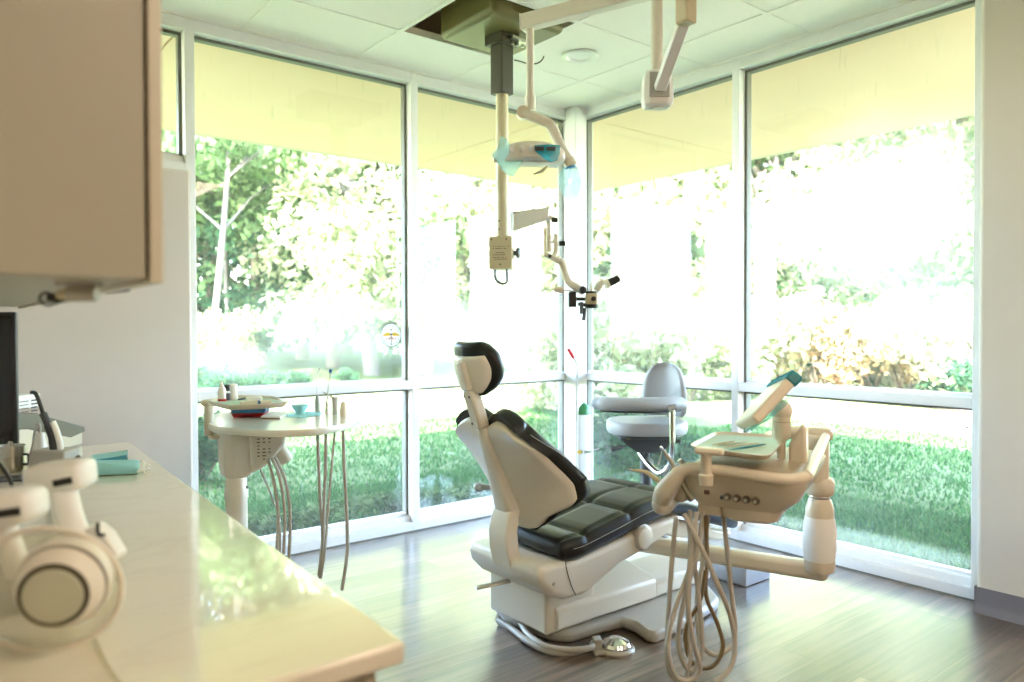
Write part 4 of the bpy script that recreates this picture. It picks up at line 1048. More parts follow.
bottle('ink_bottle', 'small dark bottle with a black cap beside the white dropper bottle', 'bottle', 227.3, 400.8, None, None, [('bottle_body', [(0, 0), (.010, 0), (.0105, .030), (.007, .036), (0, .036)], 'paper'), ('black_cap', [(0, .036), (.0095, .036), (.0095, .058), (0, .058)], 'black'), ('dark_label', [(0, .002), (.0108, .002), (.0109, .028), (0, .028)], 'slate')])
bottle('white_jar', 'wide white jar behind the black capped bottle on the cart tray', 'jar', 232.5, 399.8, None, None, [('jar_body', [(0, 0), (.018, 0), (.019, .004), (.019, .042), (0, .042)], 'white'), ('jar_lid', [(0, .042), (.0185, .042), (.0185, .055), (.015, .058), (0, .058)], 'white')])
def tool(name, label, cat, a, c, mt, r, z=ZT, grp=None):
    A, B = onz(*a, z+r*1.1), onz(*c, z+r*1.1)
    return tag(MB().tube([A, A+(B-A)*.15, A+(B-A)*.5, A+(B-A)*.8, B], [r*.4, r*.8, r, r*.9, r*.35], 8).build(name, M[mt]), label, cat, grp)
tool('marker_pen', 'black pen lying across the middle of the cart tray', 'pen', (238, 399.5), (247, 398), 'black', .004)
tool('hand_file', 'dark blue handled file lying at the right of the cart tray', 'dental instrument', (251, 400), (259, 398.2), 'slate', .004)
b = MB(); p0, p1 = onz(240, 403.2, ZT+.006), onz(271, 401.8, ZT+.006); b.bar(p0, p1, .03, .012); o = thing('instrument_case', 'tan instrument case with a blue band along the front of the cart tray', 'case', p0)
b.build('case_body', M['unit'], o, bevel=.003); d_ = (p1-p0).normalized(); MB().bar(p0+(p1-p0)*.55, p0+(p1-p0)*.64, .0305, .0125).build('blue_band', M['blue'], o)
tag(MB().bar(onz(246, 399.2, ZT+.01), onz(262, 398.6, ZT+.01), .05, .02).build('gauze_pack', M['paper'], bevel=.006), 'white folded gauze pack at the back of the cart tray', 'gauze')
# boxes, bowl, papers on the table
def boxb(name, label, a, c, z0, h, mt, wd=.10):
    A, B = onz(*a, z0), onz(*c, z0); d = (B-A).normalized(); nrm = Vector((-d.y, d.x, 0))
    root = thing(name, label, 'box', (A+B)/2)
    m_ = (A+B)/2+nrm*wd/2; L_ = (B-A).length
    R = Matrix((d, nrm, Vector((0, 0, 1)))).transposed()
    rr = [[m_+R @ Vector((x*(L_/2-i), y*(wd/2-i), 0))+Vector((0, 0, z)) for x, y in ((-1, -1), (1, -1), (1, 1), (-1, 1))] for z, i in ((0, .006), (h*.75, 0), (h, 0))]
    MB().rings(rr).build('box_body', M[mt], root, bevel=.002)
    rr = [[m_+R @ Vector((x*(L_/2+i), y*(wd/2+i), 0))+Vector((0, 0, z)) for x, y in ((-1, -1), (1, -1), (1, 1), (-1, 1))] for z, i in ((h*.72, .0022), (h*.95, .0022))]
    MB().rings(rr).build('box_rim', M[mt], root, bevel=.0015)
    return root
boxb('red_box', 'shallow red plastic box under the blue one on the cart', (231, 417.3), (264, 416.8), .80, .021, 'red')
boxb('blue_box', 'shallow blue plastic box stacked on the red one on the cart', (230, 413.8), (266, 413.2), .8215, .024, 'blue')
pb = onz(300, 413.4, .803)
o = thing('mixing_bowl', 'small pale teal mixing bowl on a folded napkin on the cart', 'bowl', pb)
MB().lathe([(0, 0), (.016, 0), (.018, .006), (.030, .022), (.036, .036), (.034, .036), (.028, .022), (.014, .010), (0, .010)], pb).build('bowl', M['bowl'] if 'bowl' in M else M['tray_green'], o)
MB().lathe([(0, 0), (.014, 0), (.014, .008), (0, .008)], pb-Vector((0, 0, .0))).build('bowl_foot', M['teal_dark'], o)
def sheet(name, label, cat, pxl, z, th, mt):
    P = [onz(u, v, z) for u, v in pxl]
    return tag(MB().prism(P, (0, 0, th)).build(name, M[mt], smooth=False), label, cat)
sheet('folded_napkin', 'blue green folded napkin under the small bowl on the cart', 'napkin', [(286, 417), (300, 418), (320, 415.5), (322, 413), (304, 412.5), (288, 414.2)], .8002, .0025, 'teal')
o = sheet('notepad', 'white notepad with a dark edge lying beside the red box on the cart', 'notepad', [(261, 418.2), (280, 418.6), (287, 415.0), (270, 414)], .8002, .008, 'paper')
b = MB(); A, B = onz(261.5, 418.4, .804), onz(280, 418.8, .804); b.bar(A, B, .001, .006); b.build('dark_edge', M['brown'], o)
# syringes and handpieces standing in the table's rear edge
def stand(name, label, u, vb, vt, dz, body, tip, kind):
    p = onz(u, vb, .80); d_ = (p-CAM).dot(CF)
    root = thing(name, label, 'handpiece', p, None)
    t = atd(u, vt, d_)
    h = t.z-.80
    if kind == 0:
        MB().lathe([(0, -.0), (.012, 0), (.011, .05), (.008, .07), (.004, .075), (0, .075)], p).build('body', M[body], root)
        pts_ = [p+Vector((0, 0, .07)), p+Vector((0, 0, h*.8)), p+Vector((0, 0, h*.95))+Vector((CR.x, CR.y, 0))*.006, p+Vector((0, 0, h))+Vector((CR.x, CR.y, 0))*.012]
        MB().tube(smooth_path(pts_), .0028, 8).build('tip', M[tip], root)
    elif kind == 1:
        x = Vector((CR.x, CR.y, 0))
        MB().lathe([(0, 0), (.009, 0), (.007, .045), (0, .048)], p).build('body', M[body], root)
        MB().tube([p+Vector((0, 0, .04)), p+x*.006+Vector((0, 0, h*.55)), p+x*.016+Vector((0, 0, h))], [.005, .004, .0028], 8).build('tip', M[tip], root)
        MB().lathe([(0, 0), (.007, .004), (.007, .016), (0, .02)], p+x*.016+Vector((0, 0, h-.005))).build('tip_cap', M['blue'], root)
    elif kind == 2:
        x = Vector((CR.x, CR.y, 0))
        MB().tube([p, p+Vector((0, 0, h*.75)), p+Vector((0, 0, h))], [.011, .013, .015], 14).build('body', M[body], root)
        MB().tube([p+Vector((0, 0, h*.9)), p-x*.02+Vector((0, 0, h*1.08)), p-x*.05+Vector((0, 0, h*1.3))], [.005, .004, .002], 8).build('tip', M[tip], root)
    else:
        MB().lathe([(0, 0), (.014, 0), (.015, .03), (.011, .055), (.006, .062), (0, .062)], p).build('body', M[body], root)
    return root
stand('saliva_ejector', 'tall white hooked suction tip standing at the rear of the cart', 317.5, 412.5, 368, 0, 'grey_pl', 'paper', 0)
stand('air_water_syringe', 'slim tilted syringe with a blue tip cap, second standing tool on the cart', 327, 413.3, 372, 0, 'unit', 'paper', 1)
stand('suction_handpiece', 'grey metal suction handpiece, third standing tool on the cart', 335, 415, 397, 0, 'grey_pl', 'steel', 2)
stand('scaler_handpiece', 'short beige handpiece standing nearest the right end of the cart', 343.5, 417, 402, 0, 'unit', 'unit', 3)

# ---------------------------------------------------------------- assistant's stool
def stool():
    c = Vector((3.10, 2.72, 0))
    root = thing('assistant_stool', 'light grey vinyl stool with curved arm pad and backrest by the right window', 'stool', c)
    fw = Vector((CF.x, CF.y, 0)).normalized(); xr = Vector((CR.x, CR.y, 0)).normalized()
    for k in range(5):
        a = 2*PI*k/5+.3; d = Vector((math.cos(a), math.sin(a), 0))
        lg = MB(); lg.bar(c+d*.03+Vector((0, 0, .085)), c+d*.25+Vector((0, 0, .065)), .045, .03); leg = lg.build('base_leg', M['slate'], root, bevel=.008)
        q = c+d*.245
        MB().lathe([(0, -.012), (.024, -.012), (.026, 0), (.024, .012), (0, .012)], q+Vector((0, 0, .026)), Vector((-d.y, d.x, 0)), 16).build('caster', M['black'], leg)
    MB().lathe([(0, .06), (.045, .06), (.042, .11), (.035, .13), (.030, .36), (.036, .365), (.036, .44), (.028, .445), (.018, .45), (.018, .56), (0, .56)], c).build('gas_column', M['slate'], root)
    MB().lathe([(0, .445), (.017, .445), (.017, .56), (0, .56)], c, seg=20).build('piston', M['chrome'], root)
    # mechanism
    m_ = atd(647, 443, 4.02)
    b = MB(); rr = [[c+xr*x*sx+fw*y+Vector((0, 0, z)) for x, y in ((-1, -.07), (1, -.07), (1, .07), (-1, .07))] for z, sx in ((.490, .055), (.520, .10), (.560, .15), (.585, .16))]
    b.rings(rr); b.build('tilt_mechanism', M['slate'], root, bevel=.006)
    b = MB()
    for x in (-.09, .06): b.box(c+xr*x-fw*.072+Vector((0, 0, .572)), (.05, .006, .012), Matrix((xr, fw, Vector((0, 0, 1)))).transposed())
    b.build('caution_label', plain('yellow_label', (.7, .55, .05), .5), root)
    a, e = atd(628, 445, 3.95), atd(611, 449.5, 3.92)
    MB().tube([a, a+(e-a)*.3, a+(e-a)*.35, e], [.006, .006, .012, .014], 10).build('height_lever', M['slate'], root)
    a, e = atd(665, 441, 3.98), atd(681, 441.5, 3.95)
    MB().tube([a, a+(e-a)*.4, a+(e-a)*.45, e], [.005, .005, .011, .012], 10).build('tilt_lever', M['slate'], root)
    # seat
    def cushion(cx, rx, ry, z0, z1, p=2.4, n=44, rows=10):
        out = []
        for i in range(rows+1):
            t = -1+2*i/rows; zz = (z0+z1)/2+(z1-z0)/2*math.sin(t*PI/2)
            f = .90+.10*math.cos(t*PI/2)**.5 if abs(t) < 1 else .86
            ring = []
            for j in range(n):
                a = 2*PI*j/n; ca, sa = math.cos(a), math.sin(a)
                r = (abs(ca)**p+abs(sa)**p)**(-1/p)
                ring.append(cx+xr*(rx*f*r*ca)+fw*(ry*f*r*sa)+Vector((0, 0, zz)))
            out.append(ring)
        return MB().rings(out)
    cushion(c, .215, .20, .592, .662).build('seat', M['greyvinyl'], root, ang=80)
    cushion(c, .185, .17, .576, .59).build('seat_pan', M['slate'], root, ang=60)
    # backrest: rounded pad behind, standing on a bent bar
    bc = atd(668, 389, 4.16); nb = (Vector((-.95, -.25, .0))).normalized(); hb_ = Vector((-nb.y, nb.x, 0))
    P, Q = [], []
    tabk = [(0, .025), (.012, .058), (.035, .088), (.075, .112), (.13, .126), (.22, .132), (.27, .125), (.295, .10)]
    for i in range(27):
        t = .295*i/26; w = lerp_tab(tabk, t)*.98; rp, rq = [], []
        for j in range(17):
            s = -1+2*j/16; e = min(1, (1-abs(s))/.3, t/.04, (.295-t)/.04); pf = math.sqrt(max(0, 1-(1-e)**2))
            base = Vector((bc.x, bc.y, .965-t))+hb_*(w*s)+nb*(.05*s*s-.02+.02*math.sin(PI*t/.3))
            rp.append(base+nb*(.012+.024*pf)); rq.append(base-nb*(.008+.008*pf))
        P.append(rp); Q.append(rq)
    b = MB(); b.solid(P, Q); b.build('backrest', M['greyvinyl'], root, ang=80)
    b = MB(); q = Vector((bc.x, bc.y, 0))-nb*.015; b.tube(smooth_path([q+Vector((0, 0, .80)), q+Vector((0, 0, .68)), q-nb*.01+Vector((0, 0, .60)), c+(q-Vector((c.x, c.y, 0)))*.55+Vector((0, 0, .545)) if False else Vector((c.x+.08, c.y+.04, .56))]), .012, 10); b.build('back_bar', M['slate'], root)
    b = MB(); q = atd(681, 428, 4.03); b.ball(q, (.03, .03, .036)); b.build('bar_joint', M['slate'], root)
    # crescent arm pad on its chrome post
    zc_ = .765
    ac = atd(640, 402, 3.86); ac.z = zc_
    arc = []
    for k in range(15):
        a = math.radians(200+150*k/14); 
        arc.append(ac+xr*(.215*math.cos(a)-.0)+fw*(.13*math.sin(a)+.10)+Vector((0, 0, 0)))
    MB().tube(arc, [.022]+[.048]*13+[.03], 18, squash=(1.15, .78)).build('arm_pad', M['greyvinyl'], root, ang=80)
    MB().ball(arc[0], (.045, .045, .034)).build('arm_pad_end', M['greyvinyl'], root)
    MB().tube([p-Vector((0, 0, .036)) for p in arc[1:-1]], .030, 10, squash=(1, .25)).build('arm_pad_plate', M['slate'], root)
    b = MB()
    a0 = atd(672, 408, 3.80); a1 = atd(672, 452, 3.80)
    pth = [a0, (a0+a1)/2, atd(672, 448, 3.80), atd(669, 466, 3.84), atd(660, 473, 3.88), atd(650, 466, 3.95), atd(640, 453, 4.05)]
    b.tube(smooth_path(pth), .0155, 12); b.build('arm_post', M['chrome'], root)
    b = MB(); b.tube([atd(668, 409, 3.80), atd(676, 407, 3.80)], .018, 10); b.build('arm_bracket', M['greyvinyl'], root)
    return root
stool()

# ---------------------------------------------------------------- corner: gas cylinder, grabber, wire hook
tk = onz(583, 502.2, 0)
root = thing('oxygen_cylinder', 'white gas cylinder with a green top standing in the window corner', 'gas cylinder', tk)
MB().lathe([(0, 0), (.050, 0), (.052, .006), (.052, .585), (0, .585)], tk).build('tank_body', M['tankwhite'], root)
MB().lathe([(0, .585), (.0522, .585), (.0522, .605), (.044, .637), (.024, .655), (.016, .660), (0, .660)], tk).build('green_shoulder', M['green'], root)
MB().lathe([(0, .660), (.012, .660), (.012, .70), (.008, .705), (.008, .73), (.004, .735), (.004, .77), (0, .77)], tk).build('valve_stem', M['green'], root)
b = MB(); b.lathe([(.0524, .333), (.055, .333), (.055, .352), (.0524, .352)], tk, seg=28); b.build('retaining_strap', M['chrome'], root)
b = MB(); d_ = Vector((-CF.x, -CF.y, 0)).normalized(); p = tk+d_*.056-Vector((CR.x, CR.y, 0))*.03+Vector((0, 0, .343)); b.bar(p-Vector((CR.x, CR.y, 0))*.028, p+Vector((CR.x, CR.y, 0))*.01, .006, .018); b.build('yellow_tag', plain('yellow_tape', (.75, .5, .05), .5), root)
b = MB(); x_ = Vector((CR.x, CR.y, 0)); b.tube([tk+d_*.055+x_*.03+Vector((0, 0, .345)), tk+d_*.05+x_*.10+Vector((0, 0, .365))], .0035, 8); b.build('strap_hook', M['chrome'], root)
dp = 4.62
pth = [atd(575.6, 495, dp), atd(576.5, 440, dp), atd(577, 385, dp), atd(577.3, 367, dp), atd(576, 362, dp), atd(573, 357, dp)]
pth[0].z = .002
root = thing('reach_hook', 'thin metal rod with a bent red grip leaning by the white gas cylinder', 'reach tool', pth[0])
MB().tube(smooth_path(pth), .0055, 8).build('rod', M['grey_pl'], root)
MB().tube([atd(573.6, 358, dp), atd(570.8, 353, dp), atd(568, 348.5, dp)], [.010, .011, .010], 10).build('red_grip', M['red'], root)
pth = [atd(567, 412, 4.72), atd(567, 402, 4.72), atd(568.5, 397.5, 4.72), atd(571, 397, 4.72), atd(572.5, 400, 4.72), atd(572.5, 404, 4.72)]
tag(MB().tube(smooth_path(pth), .0022, 8).build('wire_hook', M['steel']), 'thin wire hook against the corner column left of the red gripped rod', 'hook')

# ---------------------------------------------------------------- left counter, cabinets and equipment
CZ = .75
cp = [Vector((XL, .852, 0)), Vector((.498, .847, 0)), Vector((.612, 2.974, 0)), Vector((XL, 3.00, 0))]
b = MB(); b.prism([p+Vector((0, 0, CZ-.03)) for p in cp], (0, 0, .03)); tag(b.build('worktop', M['worktop'], bevel=.006, bseg=3), 'glossy pale veined quartz worktop running along the left wall', 'worktop')
root = thing('base_cabinet', 'taupe base cabinet under the glossy quartz worktop', 'cabinet', (.2, 1.9, 0))
e_ = (cp[2]-cp[1]).normalized(); nf = Vector((e_.y, -e_.x, 0))
q0, q1 = cp[1]+Vector((-.030, .022, 0)), cp[2]+Vector((-.030, -.02, 0))
b = MB(); b.prism([Vector((XL+.005, .875, .09)), q0+Vector((-.02, 0, .09)), q1+Vector((-.02, 0, .09)), Vector((XL+.005, 2.97, .09))], (0, 0, CZ-.03-.09)); b.build('carcass', M['cab'], root)
b = MB(); b.prism([Vector((XL+.005, .93, 0)), q0+Vector((-.09, .05, 0)), q1+Vector((-.09, 0, 0)), Vector((XL+.005, 2.97, 0))], (0, 0, .09)); b.build('toe_kick', M['cove'], root)
n_ = 4
for k in range(n_):
    a = q0+(q1-q0)*(k/n_)+e_*.002; c = q0+(q1-q0)*((k+1)/n_)-e_*.002
    d_ = MB().bar(a-nf*.009+Vector((0, 0, .405)), c-nf*.009+Vector((0, 0, .405)), .018, .61).build('door', M['cab_edge'], root, bevel=.002)
    h_ = a+(c-a)*(.85 if k % 2 == 0 else .15)
    b = MB(); b.tube([h_+nf*.028+Vector((0, 0, .52)), h_+nf*.028+Vector((0, 0, .66))], .005, 8); b.tube([h_+Vector((0, 0, .54)), h_+nf*.028+Vector((0, 0, .54))], .004, 8); b.tube([h_+Vector((0, 0, .64)), h_+nf*.028+Vector((0, 0, .64))], .004, 8)
    b.build('handle', M['steel'], d_)
# wall cabinet
root = thing('wall_cabinet', 'taupe wall cabinet hung above the worktop in the upper left', 'cabinet', (.05, 1.8, 1.22))
MB().span((XL, 1.062, 1.222), (.2400, 2.60, 2.12)).build('carcass', M['cab'], root, bevel=.0015, bseg=1)
for k in range(3):
    y0_, y1_ = 1.056+k*.515, 1.056+(k+1)*.515-.003
    d_ = MB().span((.2435, y0_, 1.217), (.2605, y1_, 2.12)).build('door', M['cab_edge'], root, bevel=.002)
# small camera with lead clipped under the wall cabinet
cb0 = onz(80, 289, 1.2215-.02)
root = thing('clip_camera', 'small grey camera with a coiled black lead clipped under the wall cabinet', 'camera', (cb0.x, cb0.y, 1.222))
wc = atd(83, 290, 1.04)
MB().lathe([(0, -.020), (.010, -.020), (.012, -.016), (.012, .016), (.010, .020), (0, .020)], Vector((wc.x, wc.y, 1.2065)), CR).build('camera_body', M['base_grey'], root)
MB().tube([Vector((wc.x, wc.y, 1.2055))-CR*.018, Vector((wc.x, wc.y, 1.203))-CR*.034], [.010, .007], 12).build('camera_neck', M['tan'], root)
MB().bar(Vector((wc.x, wc.y, 1.2195))-CR*.03, Vector((wc.x, wc.y, 1.2195))+CR*.02, .03, .005).build('mount_plate', M['grey_pl'], root)
lead = [atd(u, v, 1.04) for u, v in ((63, 294), (56, 297), (48, 293), (42, 294), (40, 300), (47, 305), (56, 303), (63, 301), (72, 300), (79, 299))]
MB().tube(smooth_path(lead), .002, 8).build('coiled_lead', M['black'], root)
MB().tube([atd(49, 297, 1.04), atd(66, 298, 1.04)], [.0065, .005], 10).build('lead_plug', M['black'], root)
tag(MB().tube([onz(107, 292, 1.219), onz(120, 290.5, 1.219), onz(128, 289.6, 1.219)], .0035, 8).build('light_switch_stub', M['black']), 'thin dark stub fixed under the wall cabinet near its front', 'light fitting')

# monitor
mr, ml = atd(17, 378, 2.25), Vector((-.135, 2.78, 0))
root = thing('monitor', 'black flat monitor seen at the far left edge of the worktop', 'monitor', (mr.x-.15, mr.y+.15, CZ))
ra, la = Vector((mr.x, mr.y, 0)), ml; d_ = (la-ra).normalized(); nn_ = Vector((d_.y, -d_.x, 0))
if nn_.dot(CF) > 0: nn_ = -nn_
zt_, zb_ = atd(15, 312, 2.25).z, atd(17, 446, 2.25).z
MB().bar(ra+Vector((0, 0, (zt_+zb_)/2))-nn_*.012, la+Vector((0, 0, (zt_+zb_)/2))-nn_*.012, .03, zt_-zb_).build('housing', M['black'], root, bevel=.004)
MB().bar(ra+d_*.012+Vector((0, 0, (zt_+zb_)/2))+nn_*.004, la-d_*.012+Vector((0, 0, (zt_+zb_)/2))+nn_*.004, .0015, zt_-zb_-.024).build('screen', plain('dark_screen', (.006, .006, .008), .08), root)
mm_ = (ra+la)/2
MB().bar(mm_-nn_*.05+Vector((0, 0, CZ+.01)), mm_-nn_*.05+Vector((0, 0, CZ+.22)), .05, .03).build('stand_neck', M['black'], root, bevel=.004)
MB().lathe([(0, 0), (.10, 0), (.10, .008), (.04, .014), (0, .014)], (mm_.x-nn_.x*.05+.0, mm_.y-nn_.y*.05, CZ)).build('stand_foot', M['black'], root)

# printer with a vented unit on top
root = thing('printer', 'cream desktop printer with a sloping grey lid at the end of the worktop', 'printer', (.28, 2.62, CZ))
pa, pb_ = Vector((.03, 2.56, 0)), atd(83, 447, 2.66)
pb_.z = 0; d_ = (pb_-pa).normalized(); dn = Vector((-d_.y, d_.x, 0)); L_ = (pb_-pa).length
prof = [(0, 0), (L_, 0), (L_, .055), (L_*.62, .135), (0, .135)]
MB().prism([pa+d_*x+Vector((0, 0, CZ+z)) for x, z in prof], dn*.26).build('printer_body', M['tan_pale'] if 'tan_pale' in M else M['unit'], root, bevel=.006)
lid = [(L_*.30, .139), (L_*.62, .139), (L_+.004, .062), (L_+.008, .045), (L_*.90, .034), (L_*.58, .090), (L_*.30, .106)]
MB().prism([pa+d_*x+Vector((0, 0, CZ+z))-dn*.004 for x, z in lid], dn*.268).build('sloping_lid', M['lid'] if 'lid' in M else M['grey_pl'], root, bevel=.003)
root = thing('vented_unit', 'white vented box standing on top of the cream printer', 'electronic unit', pa+Vector((.05, .08, CZ+.138)))
q0_ = atd(17, 420, 2.62); q1_ = atd(41, 420, 2.62)
zz0, zz1 = CZ+.1375, atd(30, 392, 2.66).z
A_, B_ = Vector((pa.x+.0, pa.y+.04, 0)), None
o1 = Vector((q1_.x, q1_.y, 0)); o0 = o1-d_*.14
MB().prism([o0+Vector((0, 0, zz0)), o1+Vector((0, 0, zz0)), o1+dn*.12+Vector((0, 0, zz0)), o0+dn*.12+Vector((0, 0, zz0))], (0, 0, zz1-zz0)).build('case', M['white'], root, bevel=.004)
b = MB()
for k in range(5):
    z_ = zz1-.022-.012*k
    b.bar(o1-d_*.045-dn*.0005+Vector((0, 0, z_)), o1-d_*.018-dn*.0005+Vector((0, 0, z_)), .002, .005)
    b.bar(o1-d_*.10-dn*.0005+Vector((0, 0, z_)), o1-d_*.06-dn*.0005+Vector((0, 0, z_)), .002, .0025)
b.build('vent_slots', M['slate'], root)
# steel cup, keyboard
cup = onz(11, 471, CZ)
root = thing('steel_cup', 'shiny steel cup with a handle in front of the monitor', 'cup', cup)
MB().lathe([(0, 0), (.033, 0), (.036, .004), (.036, .044), (.0378, .046), (.0378, .074), (.0355, .074), (.034, .049), (.034, .008), (0, .008)], cup).build('cup_body', M['steel'], root)
x_ = Vector((CR.x, CR.y, 0)).normalized()
MB().tube(smooth_path([cup+x_*.033+Vector((0, 0, .048)), cup+x_*.050+Vector((0, 0, .046)), cup+x_*.050+Vector((0, 0, .022)), cup+x_*.033+Vector((0, 0, .020))]), .0035, 8).build('cup_handle', M['slate'], root)
MB().tube([cup+Vector((-.01, 0, .03)), cup+Vector((.0, .0, .085))], [.004, .006], 8).build('cup_tool', M['steel'], root)
root = thing('keyboard', 'grey keyboard corner just in front of the steel cup', 'keyboard', onz(5, 483, CZ))
k0 = onz(25, 487, CZ); k0.z = CZ
kd = Vector((-.94, .34, 0)).normalized(); kn_ = Vector((kd.y, -kd.x, 0))*-1
MB().prism([k0+Vector((0, 0, .0)), k0+kd*.30, k0+kd*.30+kn_*-.09, k0+kn_*-.09], (0, 0, .014)).build('key_base', M['grey_pl'], root, bevel=.003)
b = MB()
for r_ in range(4):
    for c_ in range(10):
        p = k0+kd*(.018+.028*c_)-kn_*(.013+.021*r_)+Vector((0, 0, .016)); b.box(p, (.022, .016, .006), Matrix((kd, kn_, Vector((0, 0, 1)))).transposed())
b.build('keys', M['slate'], root)
# scanner wand and spray nozzle
d_w = 2.12
wb = onz(55, 459, CZ)
root = thing('scanner_wand', 'black and white curved scanner wand with a black cord standing in its cradle', 'scanner wand', wb)
wp = [atd(u, v, d_w) for u, v in ((43, 413), (48, 424), (53, 436), (55.5, 450))]
MB().tube(smooth_path(wp), [.010]*6+[.013]*6+[.014]*4, 14).build('wand_body', M['slate'], root)
wp2 = [p+x_*.010-Vector((0, 0, .002)) for p in [atd(u, v, d_w-.005) for u, v in ((49, 421), (53.5, 432), (56.5, 444), (57, 450))]]
MB().tube(smooth_path(wp2), .0085, 10).build('wand_shell', M['white'], root)
cdp = [atd(u, v, d_w) for u, v in ((44, 416), (40, 404), (36.5, 395), (34, 392.5), (31, 392.5))]
MB().tube(smooth_path(cdp), .0055, 10).build('wand_cord', M['black'], root)
zt2 = atd(55, 449, d_w).z; bs = atd(55, 455, d_w)
MB().prism([Vector((bs.x, bs.y, CZ))+x_*sx*.05+Vector((CF.x, CF.y, 0))*sy*.04 for sx, sy in ((-1, -1), (1, -1), (1, 1), (-1, 1))], (0, 0, max(.03, zt2-CZ))).build('cradle', M['grey_pl'], root, bevel=.006)
MB().bar(Vector((bs.x, bs.y, CZ+.02))+x_*.052-Vector((CF.x, CF.y, 0))*.02, Vector((bs.x, bs.y, CZ+.035))+x_*.052+Vector((CF.x, CF.y, 0))*.03, .012, .03).build('cradle_clip', M['black'], root, bevel=.004)
sn = onz(43, 470, CZ); d_s = (sn-CAM).dot(CF)
root = thing('spray_nozzle', 'white tapering nozzle with a clear hooked tip behind the T shaped heads', 'nozzle', sn)
zt3 = atd(39, 436, d_s).z-CZ
MB().lathe([(0, 0), (.030, 0), (.030, .01), (.024, zt3*.45), (.014, zt3*.9), (.011, zt3*1.1), (0, zt3*1.1)], sn-x_*.008).build('nozzle_body', M['white'], root)
np_ = [atd(u, v, d_s) for u, v in ((39, 440), (40, 428), (38, 424), (35, 432), (33, 446), (30, 456))]
MB().tube(smooth_path(np_), .004, 8).build('nozzle_tip', M['grey_pl'], root)
cdp = [atd(u, v, 1.55) for u, v in ((-20, 440), (-6, 458), (4, 470), (10, 480), (13, 490))]
for p in cdp: p.z = max(p.z, CZ+.006)
tag(MB().tube(smooth_path(cdp), .004, 8).build('black_cord', M['black']), 'black cord drooping past the steel cup at the left edge', 'cord')

# teal mask packets
def packet(name, label, pxl, mt, th, tail=False):
    P = [onz(u, v, CZ+.002) for u, v in pxl]
    root = thing(name, label, 'packet', sum(P, Vector())/len(P))
    c = sum(P, Vector())/len(P)
    rr = [[c+(p-c)*f+Vector((0, 0, z)) for p in P] for f, z in ((.97, 0), (1.0, th*.3), (.98, th*.75), (.86, th))]
    MB().rings(rr).build('packet_body', M[mt], root, bevel=.002)
    return root, P
r1, P1_ = packet('mask_packet', 'dark teal folded packet lying behind the lighter one on the worktop', [(88, 466), (127, 459.5), (128, 455), (88, 461)], 'teal_dark', .012)
b = MB(); q = [p+(sum(P1_, Vector())/4-p)*.0+Vector((0, 0, .014)) for p in P1_]; b.prism([q[0]+(q[1]-q[0])*.1, q[1], q[2], q[3]+(q[2]-q[3])*.1], (0, 0, .003)); b.build('folded_flap', M['teal'], r1, smooth=False)
r2, P2_ = packet('mask_packet', 'light teal folded packet with a frayed white end on the worktop', [(70, 477), (139, 474), (140, 465.5), (74, 467)], 'teal', .02)
b = MB(); 
for k in range(7):
    a = P2_[1]+(P2_[2]-P2_[1])*(k/6)+Vector((0, 0, .006)); dd_ = (P2_[1]-P2_[0]).normalized()
    b.tube([a-dd_*.004, a+dd_*.010+Vector((0, 0, .004)), a+dd_*(.018+.006*(k % 3))-Vector((0, 0, .003))], [.004, .004, .001], 6)
b.build('frayed_end', M['paper'], r2)

